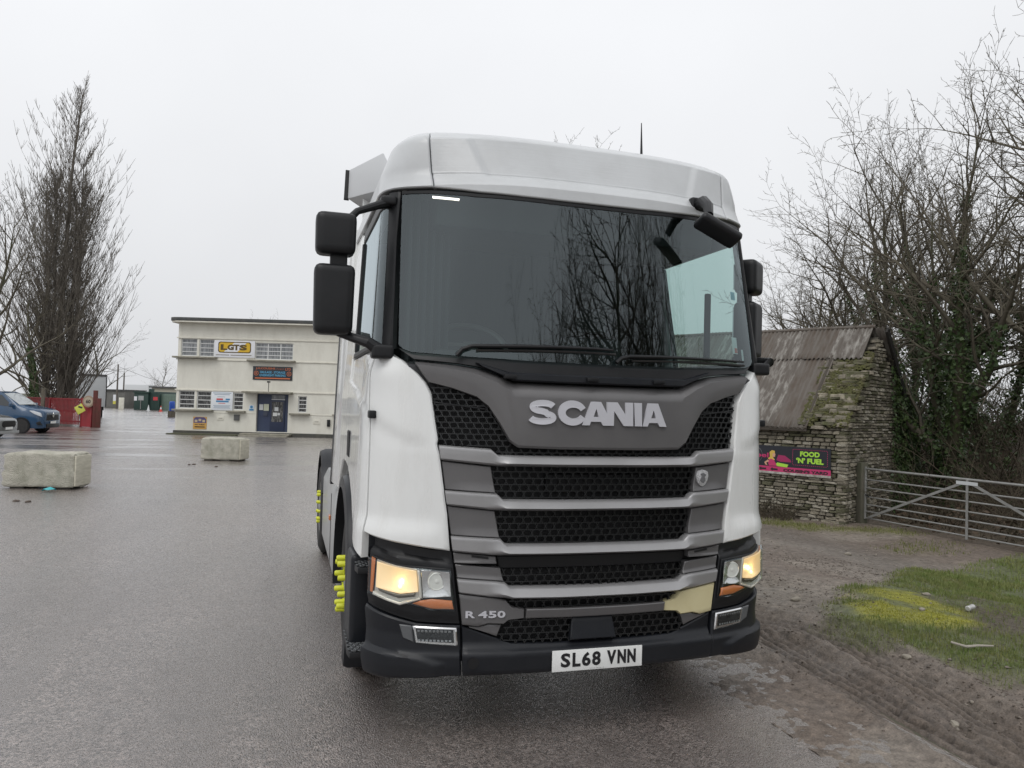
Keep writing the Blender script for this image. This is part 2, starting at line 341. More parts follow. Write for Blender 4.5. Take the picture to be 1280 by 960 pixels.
for poly, o_ in (([(.61, 1.437), (.565, 1.27), (0, 1.264), (-.565, 1.27), (-.61, 1.437)], -.04), ([(.585, 1.205), (.545, 1.038), (0, 1.03), (-.545, 1.038), (-.585, 1.205)], -.04),
             ([(.545, .895), (.52, .812), (0, .803), (-.52, .812), (-.545, .895)], -.035), ([(.497, .742), (.475, .70), (0, .692), (-.475, .70), (-.497, .742)], -.03),
             ([(.487, .64), (.548, .537), (.473, .516), (0, .51), (-.473, .516), (-.548, .537), (-.487, .64)], -.03), ([(.5, 1.537), (.57, 1.498), (-.57, 1.498), (-.5, 1.537)], -.03)):
    honeycomb('grille_mesh', poly, lorry, off=o_)
patch('grille_shutter', [(-.548, .897), (0, .893), (.548, .897)], [(-.566, .966), (0, .966), (.566, .966)], M_DEEP, lorry, off=-.05, thick=.02, nv=3)
patch('grille_shutter', [(-.30, 1.30), (.30, 1.30)], [(-.30, 1.40), (.30, 1.40)], M_DEEP, lorry, off=-.065, thick=.01, nv=3)
patch('radar_cover', [(-.155, .522), (.112, .522)], [(-.138, .640), (.094, .640)], M_BUMPER, lorry, off=lambda s, z, v: .012-.03*v, thick=.05, nv=4)
# --- bumper
def fob(s, z, v): return tabf([(.30, -.03), (.345, -.004), (.38, .012), (.455, .018), (.472, .014), (.49, -.012), (.515, -.028), (.62, -.024)], z)
patch('bumper', sym([(.727, .352), (.6, .355), (.473, .357), (.209, .357), (0, .357)]), sym([(.742, .606), (.6, .555), (.473, .512), (.209, .505), (0, .505)]), M_BUMPER, lorry, off=fob, thick=.12, nv=22, bev=.006)
def foc(s, z, v):
    edge = tabf([(.80, .40), (.846, .418), (.929, .443), (1.088, .465), (1.28, .474), (1.6, .48)], s)
    lip = .016*(1-sstep(edge-.008, edge+.006, z)) * sstep(.83, .86, s)
    return tabf([(.30, -.03), (.345, -.004), (.40, .006), (.455, .008), (.475, -.004), (.56, -.010), (.62, -.004), (.66, .0), (.70, -.014)], z) + lip
for sg in LR:
    patch('bumper_corner', [(.733, .352), (.823, .350), (1.0, .335), (1.14, .325), (1.25, .322), (1.298, .324)], [(.750, .611), (.85, .612), (.977, .616), (1.154, .652), (1.26, .672), (1.315, .680)], M_BUMPER, lorry, sg=sg, off=foc, thick=.10, nv=26, seg=.03, bev=.008)
    fog = patch('fog_lamp', [(.757, .507), (.86, .511), (.978, .518)], [(.767, .601), (.88, .604), (.995, .605)], M_CHROME, lorry, sg=sg, off=.004, thick=.04, nv=4, bev=.006)
    patch('lamp_reflector', [(.776, .525), (.86, .527), (.965, .530)], [(.782, .592), (.88, .594), (.978, .595)], M_BLACK, fog, sg=sg, off=lambda s, z, v: .0056, thick=.004, nv=3, bev=.001)
    for kk in range(9): patch('reflector_flute', [(.790+kk*.020, .530), (.804+kk*.020, .530)], [(.795+kk*.020, .588), (.809+kk*.020, .588)], mat('flute_grey', (.30, .31, .32), .2, .8), fog, sg=sg, off=lambda s, z, v: .0075-.004*math.sin(PI*v), thick=.004, nv=4, bev=.001)
    patch('lamp_lens', [(.762, .511), (.86, .515), (.974, .521)], [(.771, .598), (.88, .601), (.991, .602)], M_LENS, fog, sg=sg, off=.011, thick=.002, nv=3, bev=.0005, back=False)
    patch('fog_lamp_blank', [(.986, .518), (1.045, .541)], [(.999, .606), (1.068, .610)], mat('blank_grey', (.10, .105, .11), .4), lorry, sg=sg, off=.0, thick=.04, nv=4)
    # headlamp surround and headlamp
    def fos(s, z, v):
        edge = tabf([(.8, .930), (1.05, .957), (1.30, .982)], s); return -.034 + .024*(1-sstep(edge-.008, edge+.012, z)) - .010*(1-sstep(.635, .66, z-max(0, (s-.97)*.2)))
    patch('headlamp_surround', [(.750, .616), (.85, .617), (.977, .621), (1.154, .658), (1.31, .683)], [(.806, .995), (.908, .998), (1.034, 1.016), (1.157, 1.036), (1.285, 1.056)], M_BLACK, lorry, sg=sg, off=fos, thick=.05, nv=26, bev=.004)
    hb = [(.777, .689), (.896, .691), (1.001, .713), (1.121, .741), (1.252, .747)]; ht = [(.805, .905), (.945, .912), (1.02, .914), (1.083, .918), (1.256, .947)]
    hl = patch('headlamp', hb, ht, M_BLACK, lorry, sg=sg, off=.0, thick=.05, nv=6, bev=.004)
    def bowl(s0, s1, d): return lambda s, z, v: .019 - d*(math.sin(PI*v)*math.sin(PI*min(max((s-s0)/(s1-s0), 0), 1)))**.7
    patch('low_beam', [(.958, .752), (1.06, .722), (1.222, .758)], [(.982, .900), (1.1, .914), (1.210, .934)], mat('lamp_silver', (.62, .60, .55), .3, .6), hl, sg=sg, off=.0035, thick=.003, nv=6, seg=.03, bev=.001)
    patch('lit_reflector', [(.968, .786), (1.06, .772), (1.200, .792)], [(.982, .893), (1.09, .908), (1.198, .925)], M_LIT, hl, sg=sg, off=bowl(.968, 1.2, .014), thick=.003, nv=14, seg=.014, bev=.002)
    patch('lamp_shade', [(.985, .758), (1.07, .746), (1.18, .772)], [(.985, .782), (1.07, .772), (1.19, .793)], mat('lamp_shade_grey', (.13, .12, .10), .25, .6), hl, sg=sg, off=lambda s, z, v: .012+.006*math.sin(PI*v), thick=.006, nv=6, seg=.02, bev=.003)
    patch('low_beam_rim', [(.956, .744), (1.063, .712), (1.226, .750)], [(.956, .757), (1.063, .727), (1.222, .766)], mat('rim_lit_white', (.72, .70, .64), .3, .3), hl, sg=sg, off=.018, thick=.014, nv=4, seg=.03, bev=.005)
    patch('low_beam_rim', [(.946, .752), (.962, .752)], [(.962, .893), (.978, .897)], mat('rim_lit_white', (.72, .70, .64), .3, .3), hl, sg=sg, off=.018, thick=.014, nv=5, bev=.005)
    for kk in range(7): patch('reflector_rib', [(.988+kk*.030, .800), (.991+kk*.030, .800)], [(.992+kk*.028, .886+.004*kk), (.995+kk*.028, .886+.004*kk)], M_LIT, hl, sg=sg, off=.016-.011*math.sin(PI*(kk+.8)/8), thick=.004, nv=4, bev=.001)
    mb = MB(); c = Vector(S(sg*1.065, .806, .006)); mb.lathe([(-.014, 0), (-.011, .007), (-.004, .011), (.004, .012)], 'y', c, 14); mb.build('bulb', M_LITHOT, hl)
    ll = bpy.data.lights.new('low_beam_light', 'POINT'); ll.energy = .10; ll.color = (1, .66, .28); ll.shadow_soft_size = .012; lo = bpy.data.objects.new('low_beam_light', ll); COL.objects.link(lo); lo.location = S(sg*1.065, .830, .024)
    patch('high_beam', [(.800, .768), (.88, .762), (.942, .757)], [(.811, .892), (.88, .897), (.957, .899)], M_CHROME, hl, sg=sg, off=bowl(.80, .955, .015), thick=.004, nv=14, seg=.010, bev=.001)
    for kk in range(5): patch('reflector_flute', [(.812+kk*.029, .772), (.815+kk*.029, .772)], [(.818+kk*.029, .888), (.821+kk*.029, .888)], M_CHROME, hl, sg=sg, off=.013 - .008*math.sin(PI*(kk+.5)/5), thick=.006, nv=3, bev=.001)
    mb = MB(); c = Vector(S(sg*.878, .842, .003)); mb.lathe([(-.016, .0), (-.014, .010), (-.006, .015), (.0, .017)], 'y', c, 16); mb.lathe([(-.012, .040), (-.016, .043), (-.012, .047), (-.006, .044)], 'y', c, 24); mb.build('bulb', mat('bulb_white', (.8, .8, .75), .2), hl)
    patch('indicator', [(.784, .700), (.896, .700), (1.0, .723)], [(.794, .744), (.90, .752), (.958, .740)], M_AMBER, hl, sg=sg, off=lambda s, z, v: .012 + .005*math.sin(PI*v), thick=.006, nv=6, seg=.03, bev=.003)
    patch('side_indicator', [(1.230, .758), (1.249, .760)], [(1.218, .936), (1.245, .942)], M_AMBER, hl, sg=sg, off=.012, thick=.006, nv=6, bev=.003)
    patch('lens', [(s, z+.004) for s, z in hb], [(s, z-.004) for s, z in ht], M_LENS, hl, sg=sg, off=.030, thick=.028, nv=6, bev=.006, back=False)
    # --- white corner panel
    seam = [(.815, .999), (.835, 1.187), (.862, 1.354), (.884, 1.5), (.899, 1.55), (.894, 1.573), (.909, 1.657), (.935, 1.815), (.965, 1.871), (1.012, 1.921), (1.096, 1.986), (1.19, 2.022)]
    outr = [(1.315, 1.064), (1.315, 1.2), (1.315, 1.36), (1.315, 1.5), (1.315, 1.55), (1.315, 1.573), (1.315, 1.66), (1.315, 1.815), (1.315, 1.871), (1.315, 1.921), (1.315, 1.986), (1.315, 2.028)]
    def fow(s, z, v):
        k = .020*sstep(1.17, 1.06, z) * sstep(.80, .95, s)                       # flare above the headlamp
        e = tabf([(.88, 1.54), (1.05, 1.56), (1.2, 1.63), (1.4, 1.72)], s)
        return .004 + k + .010*sstep(e-.02, e+.05, z)*sstep(.9, 1.05, s) - .03*sstep(1.90, 2.03, z)*sstep(1.0, 1.2, s)
    patch('corner_panel', seam, outr, M_WHITE, lorry, sg=sg, off=fow, thick=.05, nv=22, seg=.035, bev=.008)
    # --- side of the cab
    lowb = [(1.324, .925), (1.45, .955), (1.554, .986), (1.712, 1.079), (1.833, 1.186), (2.005, 1.269), (2.2, 1.335), (2.50, 1.36)]
    patch('door', lowb, [(s, 2.045) for s, z in lowb], M_WHITE, lorry, sg=sg, off=lambda s, z, v: fow(s, z, v)*sstep(1.7, 1.32, s) + .004 - .016*sstep(0, .03, z-tabf([(1.33, 1.707), (1.9, 1.811), (3.35, 2.0)], s)) * sstep(1.3, 1.45, s), thick=.045, nv=40, seg=.06, bev=.005)
    cb = [(2.508, 1.36), (2.75, 1.33), (2.95, 1.2), (3.10, 1.0)]
    patch('cab_side', cb, [(s, 2.99) for s, z in cb], M_WHITE, lorry, sg=sg, off=0, thick=.04, nv=20, seg=.08, bev=.01)
    patch('door_rear_frame', [(2.34, 2.05), (2.50, 2.05)], [(2.34, 2.93), (2.50, 2.93)], M_WHITE, lorry, sg=sg, off=0, thick=.04, nv=10, seg=.08)
    patch('door_head', [(1.255, 2.862), (2.338, 2.862)], [(1.255, 2.945), (2.338, 2.945)], M_BLACK, lorry, sg=sg, off=-.004, thick=.03, nv=3, seg=.06)
    patch('window_seal', [(1.232, 2.04), (1.5, 2.047), (2.336, 2.047)], [(1.232, 2.075), (1.5, 2.075), (2.336, 2.085)], M_BLACK, lorry, sg=sg, off=.006, thick=.03, nv=2, seg=.06)
    patch('window_seal', [(2.31, 2.088), (2.336, 2.088)], [(2.31, 2.86), (2.336, 2.86)], M_BLACK, lorry, sg=sg, off=.004, thick=.03, nv=8)
    patch('side_window', [(1.24, 2.077), (1.6, 2.078), (2.308, 2.088)], [(1.25, 2.86), (1.6, 2.86), (2.308, 2.86)], M_SIDEGL, lorry, sg=sg, off=-.012, thick=.004, nv=8, seg=.08, bev=.001, back=False)
    patch('a_pillar', [(1.152, 2.05), (1.156, 2.35), (1.162, 2.68), (1.150, 2.945)], [(1.228, 2.045), (1.222, 2.35), (1.228, 2.68), (1.244, 2.948)], M_BLACK, lorry, sg=sg, off=.004, thick=.05, nv=5, seg=.08, bev=.008)
    # roof: corner and long side
    ct = [(.945, 2.948), (1.1, 2.952), (1.25, 2.956), (1.5, 2.958), (2.0, 2.965), (3.10, 2.995)]
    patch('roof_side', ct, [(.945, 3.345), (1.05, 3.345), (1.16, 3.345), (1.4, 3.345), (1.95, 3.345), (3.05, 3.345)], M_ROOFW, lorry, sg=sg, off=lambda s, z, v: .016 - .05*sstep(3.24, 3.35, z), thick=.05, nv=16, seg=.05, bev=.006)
# roof front
rb = [(.940, 2.947), (.8, 2.931), (.688, 2.917), (.45, 2.903), (.24, 2.897), (0, 2.896)]
def for_(s, z, v):
    ie = tabf([(3.04, .62), (3.25, .70)], z); pod = sstep(ie-.01, ie+.035, s); groove = math.exp(-((z-3.032)/.008)**2); brow = 1-sstep(3.005, 3.030, z); k = pod*(1-sstep(3.245, 3.275, z))
    return -.010 + .018*max(k, brow) - .007*groove - .030*sstep(3.27, 3.35, z)
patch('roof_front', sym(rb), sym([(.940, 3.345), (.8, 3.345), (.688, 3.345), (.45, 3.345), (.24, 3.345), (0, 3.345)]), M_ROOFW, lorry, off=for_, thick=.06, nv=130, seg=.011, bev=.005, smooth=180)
mb = MB(); nx, ny = 28, 14; g = []
for j in range(ny+1):
    for i in range(nx+1):
        x = -1.045 + 2.09*i/nx; t = j/ny
        p_, q_ = plan(3.34); yf = tabf([(a, b) for a, b in p_[:-1]], abs(x)) + .015
        y = lerp(yf, 2.22, t); ex = (abs(x)/1.045)**6
        g.append((x, y, 3.318 + .135*math.sin(min(t*1.3, 1)*PI/2) - .055*ex*(1-.3*t) - (.02 if t == 0 else 0)))
mb.add(g, [(j*(nx+1)+i, j*(nx+1)+i+1, (j+1)*(nx+1)+i+1, (j+1)*(nx+1)+i) for j in range(ny) for i in range(nx)])
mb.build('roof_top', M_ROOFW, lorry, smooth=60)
MB().box(-1.13, 1.13, 2.17, 2.21, 1.0, 3.42).build('cab_rear_wall', M_WHITE, lorry, bevel=.015)
# --- windscreen, cowl, frit
wb = [(1.118, 2.07), (1.09, 2.045), (1.04, 2.030), (.725, 2.012), (.4, 2.002), (0, 1.999)]; wt = [(1.143, 2.937), (1.09, 2.936), (.958, 2.930), (.688, 2.905), (.24, 2.888), (0, 2.886)]
patch('windscreen', sym(wb), sym(wt), M_WS, lorry, off=-.006, thick=.006, nv=16, seg=.06, bev=.001, back=False)
patch('windscreen_seal', sym([(s, z-.016) for s, z in wt]), sym([(s, z+.004) for s, z in wt]), M_BLACK, lorry, off=-.001, thick=.03, nv=2, seg=.06, bev=.002)
cbt = [(s, z+.007) for s, z in gt]
patch('cowl', sym(cbt), sym([(1.13, 2.055), (1.05, 2.030), (.86, 2.02), (.725, 2.014), (.6, 2.010), (.542, 2.007), (.495, 2.005), (.241, 2.002), (0, 2.001)]), M_BLACK, lorry, off=lambda s, z, v: -.022 + .012*(1-v), thick=.05, nv=6)
patch('cowl_lip', sym([(.66, 1.962), (.50, 1.893), (.24, 1.890), (0, 1.890)]), sym([(.70, 1.985), (.52, 1.938), (.24, 1.934), (0, 1.934)]), M_BUMPER, lorry, off=lambda s, z, v: .012, thick=.05, nv=4, bev=.008)
for sc in (-.52, -.06, .34):
    p = S(sc, 1.915, .02); MB().box(p[0]-.035, p[0]+.035, p[1]-.012, p[1]+.02, p[2]-.012, p[2]+.010).build('cowl_hinge', M_BLACK, lorry, bevel=.005)
for pts in ([(-.80, 2.018), (-.77, 2.052), (-.72, 2.070), (-.45, 2.078), (-.241, 2.082), (-.05, 2.083), (.06, 2.080)], [(.08, 2.012), (.11, 2.038), (.16, 2.05), (.35, 2.056), (.531, 2.058), (.75, 2.060), (.98, 2.062)]):
    w = MB().tube([S(s, z, .022) for s, z in pts], [.013, .012, .011, .010, .009, .008, .006], 8).build('wiper', M_BLACK, lorry)
    q = pts[2:]; MB().tube([S(s+.02, z-.022, .008) for s, z in q], .007, 6).build('wiper_blade', M_RUBBER, w)
for sg in LR:
    patch('marker_lamp', [(.80, 2.868), (.95, 2.886)], [(.797, 2.880), (.952, 2.900)], M_MARKER, lorry, sg=sg, off=.0015, thick=.004, nv=1, bev=.001)
# stickers on the windscreen
for s0, z0, w, h, c in ((.985, 2.47, .05, .05, (.15, .45, .55)), (.955, 2.16, .05, .10, (.75, .77, .75)), (.963, 2.13, .026, .03, (.6, .12, .08)), (1.03, 2.10, .02, .08, (.6, .62, .62))):
    patch('windscreen_sticker', [(s0-w/2, z0-h/2), (s0+w/2, z0-h/2)], [(s0-w/2, z0+h/2), (s0+w/2, z0+h/2)], mat('sticker_%d' % int(z0*100), c, .6), lorry, off=-.014 if w != .026 else -.0125, thick=.0008, nv=2, bev=.0002)
# --- interior
MB().box(-1.1, 1.1, .32, 2.15, 1.02, 1.10).build('cab_floor', M_INTD, lorry)
d = MB(); d.prism([(-1.08, 0), (1.08, 0), (1.08, .1), (-1.08, .1)], 0, 1)
dash = MB(); prof = [(.22, 1.55), (.16, 1.96), (.30, 1.985), (.62, 1.97), (.74, 1.90), (.72, 1.6), (.6, 1.3), (.3, 1.3)]
n = len(prof); dash.add([(-1.06, y, z) for y, z in prof] + [(1.06, y, z) for y, z in prof], [tuple(range(n)), tuple(range(2*n-1, n-1, -1))] + [(i, (i+1) % n, (i+1) % n+n, i+n) for i in range(n)])
dash.build('dashboard', M_INT, lorry, bevel=.03)
MB().box(-.87, -.28, .36, .70, 1.975, 2.07).build('instrument_binnacle', M_INTD, lorry, bevel=.04)
for sx in (-.56, .56):
    st = MB().box(sx-.25, sx+.25, 1.05, 1.55, 1.45, 1.62).build('seat', M_INT, lorry, bevel=.05)
    MB().box(sx-.25, sx+.25, 1.5, 1.66, 1.6, 2.3).build('seat_back', M_INT, st, bevel=.06)
    MB().box(sx-.13, sx+.13, 1.53, 1.64, 2.32, 2.52).build('headrest', M_INT, st, bevel=.05)
    MB().box(sx-.12, sx+.12, 1.2, 1.4, 1.10, 1.45).build('seat_base', M_INTD, st, bevel=.02)
wh = MB(); cc = Vector((-.56, .78, 2.13)); ax = Vector((0, -.62, .78)).normalized(); e1 = Vector((1, 0, 0)); e2 = ax.cross(e1)
wh.tube([cc + e1*(.225*math.cos(2*PI*k/32)) + e2*(.225*math.sin(2*PI*k/32)) for k in range(33)], .017, 8); wh.bar(cc-e1*.22, cc+e1*.22, .04, .02); wh.bar(cc, cc-e2*.22, .05, .02); wh.bar(cc, cc-ax*.2, .08, .08)
wh.build('steering_wheel', mat('steering_wheel_grey', (.10, .095, .09), .4), lorry)
MB().box(-.88, .88, .36, 1.0, 2.76, 2.98).build('overhead_locker', M_INTD, lorry, bevel=.03)
MB().box(-1.0, 1.0, .60, 2.15, 3.0, 3.03).build('headlining', M_INT, lorry)
cu = MB(); N_ = 90; cv = []
for i in range(N_+1):
    x = -1.08 + 2.16*i/N_; y = 2.02 + .006*math.sin(i*1.9) + .02*math.sin(i*.2); cv += [(x, y, 1.1), (x, y, 2.98)]
cu.add(cv, [(2*i, 2*i+2, 2*i+3, 2*i+1) for i in range(N_)]); cu.build('bunk_curtain', M_CURT, lorry, smooth=60, recalc=False)
cu = MB(); cv = []
for i in range(31):          # curtain drawn back beside the driver
    x = -1.03 + .28*i/30; y = .50 + .03*math.sin(i*1.25) + .2*(x+1.03); cv += [(x, y, 2.0), (x, y, 2.95)]
cu.add(cv, [(2*i, 2*i+2, 2*i+3, 2*i+1) for i in range(30)]); cu.build('side_curtain', M_CURT, lorry, smooth=60, recalc=False)
for sg in LR:
    mb = MB(); mb.box(sg*1.12, sg*1.15, .45, 2.1, 1.1, 2.04); mb.box(sg*1.10, sg*1.115, 1.44, 2.1, 2.045, 2.97); mb.build('door_lining', M_INT, lorry)
    MB().box(sg*1.02, sg*1.06, .66, .69, 2.1, 2.55).build('grab_handle', M_BLACK, lorry, bevel=.012)
# --- mirrors
def rbox(name, c, size, m, parent, rz=0, bev=.035, taper=0., rx=0):
    mb = MB(); x, y, z = (v/2 for v in size); mb.box(-x, x, -y, y, -z, z); mb.v = [(vx*(1-taper*(vz < 0)), vy*(1-.25*(vy < 0)*0), vz) for vx, vy, vz in mb.v]
    me = mb.mesh(name, bev, 4); o = link(name, me, m, parent, 40)
    o.location = c; o.rotation_euler = (rx, 0, rz); return o
def mirror(sg, mx, my, rz):
    root = rbox('door_mirror', (mx, my, 2.30), (.215, .15, .375), M_BLACK, lorry, rz, .045, .06)
    up_ = rbox('upper_mirror', (0, .0, .352), (.215, .15, .225), M_BLACK, root, 0, .045, .03)
    rbox('mirror_neck', (.02*-sg, .02, .215), (.09, .08, .12), M_BLACK, root, 0, .012)
    for oz, hh in ((0, .30), (.352, .165)): rbox('mirror_glass', (0, .074, oz), (.175, .008, hh), M_CHROME, root, 0, .003)
    iv = Matrix.Translation((mx, my, 2.30)) @ Matrix.Rotation(rz, 4, 'Z'); iv = iv.inverted()
    T = lambda p: iv @ Vector(p)
    if sg > 0: MB().tube([T((1.14, .47, 2.62)), T((1.19, .50, 2.62)), T((mx-.04, my, 2.62))], .024, 10).build('mirror_arm', M_BLACK, root)
    else: MB().tube([T((sg*1.13, .44, 2.885)), T((sg*1.20, .40, 2.85)), T(((mx+sg*1.2)/2, .38, 2.80)), T((mx - sg*.06, my, 2.735))], [.034, .024, .020, .022], 10).build('mirror_arm', M_BLACK, root)
    MB().tube([T((sg*1.175, .27, 2.03)), T((sg*1.24, .26, 2.075)), T((mx - sg*.10, my-.01, 2.105)), T((mx - sg*.03, my, 2.13))], [.040, .030, .024, .024], 10).build('mirror_arm', M_BLACK, root)
    b = rbox('mirror_foot', T((sg*1.165, .28, 2.03)), (.12, .10, .075), M_BLACK, root, -rz, .02)
    if sg < 0: rbox('mirror_foot', T((sg*1.14, .45, 2.885)), (.09, .12, .05), M_BLACK, root, -rz, .018)
mirror(-1, -1.425, .34, 0); mirror(1, 1.27, .55, R(42))
fm = MB().tube([(.655, .20, 2.985), (.65, .09, 2.985), (.62, -.01, 2.93), (.59, -.07, 2.86)], [.036, .034, .03, .026], 10).build('kerb_mirror', M_BLACK, lorry)
rbox('kerb_mirror_foot', (.655, .17, 2.985), (.10, .05, .08), M_BLACK, fm, 0, .015)
h = rbox('kerb_mirror_housing', (.625, -.11, 2.77), (.26, .12, .05), M_BLACK, fm, 0, .024); h.rotation_euler = (R(-24), R(26), R(-6))
a = MB().tube([(.50, .62, 3.36), (.50, .62, 3.40), (.50, .63, 3.62)], [.012, .009, .003], 8).build('aerial', M_BLACK, lorry)
# --- side details
p = S(-1.281, 1.691, .01)
for sg in LR:
    lm = MB().box(sg*1.185, sg*1.225, .27, .35, 1.672, 1.715).build('side_marker', M_BLACK, lorry, bevel=.01)
    rbox('door_handle', (sg*1.2425, 1.22, 1.485), (.028, .17, .17), M_DEEP, lorry, 0, .010)
    # black wheel-arch liner
    mb = MB(); A = [R(a) for a in range(-34, 200, 6)]; xs = (1.272, 1.264, 1.235, .86); rs = (.595, .66, .675, .665); vs = []
    for a in A:
        for x, r_ in zip(xs, rs): vs.append((sg*x, 1.46 - r_*math.cos(a), .545 + 1.06*r_*math.sin(a)))
        vs.append((sg*.86, 1.46 - .59*math.cos(a), .545 + 1.06*.59*math.sin(a))); 
    k = 5; mb.add(vs, [(i*k+j, i*k+(j+1) % k, (i+1)*k+(j+1) % k, (i+1)*k+j) for i in range(len(A)-1) for j in range(k)]); mb.build('wheel_arch', M_BUMPER, lorry, smooth=50)
    rbox('arch_front_cover', (sg*1.185, .66, .64), (.17, .28, .52), M_BUMPER, lorry, 0, .03)
    for zz, y0, y1, xo in ((.405, .36, .84, 1.285), (.86, .36, .56, 1.255)):
        stp = MB().prism([(sg*(xo-.24), y0), (sg*(xo-.01), y0+.02), (sg*xo, y0+.10), (sg*(xo-.015), y1), (sg*(xo-.24), y1)], zz-.035, zz, fn=lambda x, y, z: (x, z, y)).build('step', M_BLACK, lorry, bevel=.006)
        hx = MB()
        for iy in range(int((y1-y0-.02)/.034)):
            for ix in range(6):
                cx = xo-.205 + ix*.034 + (.017 if iy % 2 else 0); cy = y0+.03+iy*.034
                pts = [(sg*(cx+.014*math.cos(t*PI/3)), cy+.014*math.sin(t*PI/3), zz+.007) for t in range(7)]; hx.tube(pts, .0036, 4, False)
        hx.build('step_grip', mat('grip_grey', (.10, .105, .11), .4, .4), stp, smooth=None, recalc=False)
    # side skirt over the tank and air guide behind the cab
    MB().prism([(sg*1.0, .30), (sg*1.215, .30), (sg*1.245, .36), (sg*1.245, .95), (sg*1.20, 1.05), (sg*1.0, 1.07)], 2.22, 4.45).build('side_skirt', M_TANK, lorry, bevel=.012)
    MB().box(sg*1.2475, sg*1.252, 2.9, 2.905, .36, .96).build('skirt_joint', M_DEEP, lorry)
    MB().box(sg*1.246, sg*1.262, 2.96, 3.06, .72, .76).build('side_reflector', M_AMBER, lorry, bevel=.004)
    sgd = MB().prism([(sg*1.10, 2.16), (sg*1.235, 2.16), (sg*1.268, 2.72), (sg*1.245, 2.74), (sg*1.20, 2.3)], 1.08, 3.10, fn=lambda x, y, z: (x*(1-.045*max(0, (y-1.9)/1.2)), z, y)).build('side_air_guide', M_WHITE, lorry, bevel=.008)
    MB().prism([(sg*1.240, 2.735), (sg*1.270, 2.715), (sg*1.275, 2.78), (sg*1.25, 2.78)], 1.06, 3.12, fn=lambda x, y, z: (x*(1-.045*max(0, (y-1.9)/1.2)), z, y)).build('air_guide_edge', M_BLACK, sgd)
    top = MB().add([(sg*1.05, 1.70, 3.30), (sg*1.232, 2.42, 3.40), (sg*1.222, 2.5, 3.66), (sg*.98, 2.2, 3.74), (sg*.95, 1.75, 3.45), (sg*1.02, 2.5, 3.30), (sg*.95, 2.5, 3.76), (sg*1.0, 2.0, 3.32)],
                   [(0, 1, 2, 3), (0, 3, 4), (1, 5, 6, 2), (3, 2, 6), (4, 3, 6), (0, 7, 5, 1), (0, 4, 7), (7, 4, 6, 5)]).build('roof_air_guide', mat('air_guide_grey', (.45, .46, .47), .4), lorry, bevel=.012)
    MB().bar((sg*1.240, 2.45, 3.40), (sg*1.228, 2.53, 3.66), .025, .04).build('roof_guide_edge', M_BLACK, top)
# --- chassis, axles
mb = MB()
for sg in LR: mb.box(sg*.32, sg*.42, .5, 6.3, .62, .90)
mb.box(-.42, .42, .35, .60, .45, .92); mb.box(-.32, .32, 6.1, 6.25, .62, .9); mb.box(-.32, .32, 3.2, 3.4, .62, .9); mb.box(-.5, .5, .5, 2.1, .60, 1.02); mb.box(-1.0, 1.0, .30, .50, .40, 1.0)
mb.build('chassis', M_DEEP, lorry, bevel=.01)
MB().tube([(-1.0, 1.46, .50), (-.5, 1.46, .44), (.5, 1.46, .44), (1.0, 1.46, .50)], .07, 10).build('front_axle', M_DEEP, lorry)
MB().tube([(-.95, 5.28, .52), (-.3, 5.28, .52), (0, 5.28, .52), (.3, 5.28, .52), (.95, 5.28, .52)], [.09, .10, .24, .10, .09], 12).build('drive_axle', M_DEEP, lorry)
MB().prism([(-.42, 5.0), (.42, 5.0), (.42, 5.5), (.16, 5.85), (-.16, 5.85), (-.42, 5.5)], 1.0, 1.12, fn=lambda x, y, z: (x, z, y)).build('fifth_wheel', M_BLACK, lorry, bevel=.02)
MB().box(-.40, .40, 4.95, 5.6, .88, 1.0).build('fifth_wheel_base', M_DEEP, lorry)
MB().box(-.55, .55, 2.4, 3.6, .90, .93).build('catwalk', M_RIM, lorry)
def wheel(sg, y, xo, w, r=.525, caps=True, dual=False):
    rim = MB(); s = sg; prof = [(-w*.5, .28), (-.02, .285), (-.005, .30), (-.02, .265), (-.09, .25), (-.11, .19), (-.02 if not dual else -.14, .15), (.0 if not dual else -.12, .12), (.02 if not dual else -.10, .0)]
    rim.lathe([(a*s, b) for a, b in prof], 'x', (xo*s, y, r), 40); rm = rim.build('wheel', M_RIM, lorry, smooth=40)
    ty = MB(); ty.lathe([(a*s, b) for a, b in [(-w, .29), (-w-.01+.01, .34), (-w-.002, r-.06), (-w+.03, r-.008), (-w+.05, r), (-.05, r), (-.03, r-.008), (.004, r-.07), (.01, .40), (.0, .32), (-.012, .288)]], 'x', (xo*s, y, r), 56); ty.build('tyre', M_RUBBER, rm, smooth=40)
    for k in range(10):
        a = 2*PI*k/10 + .2; cy, cz = y + .168*math.cos(a), r + .168*math.sin(a); x0 = xo-.10 if y > 3 else xo-.062
        c = MB().lathe([((x0+q)*s, b) for q, b in [(0, .020), (.06, .020), (.065, .026), (.072, .026), (.074, .020), (.125, .019), (.132, .014), (.134, 0)]], 'x', (0, cy, cz), 12)
        c.bar((s*(x0+.07), cy, cz), (s*(x0+.07), cy + .045*math.cos(a+1.2), cz + .045*math.sin(a+1.2)), .02, .012); c.build('nut_cap', M_YCAP, rm, smooth=40)
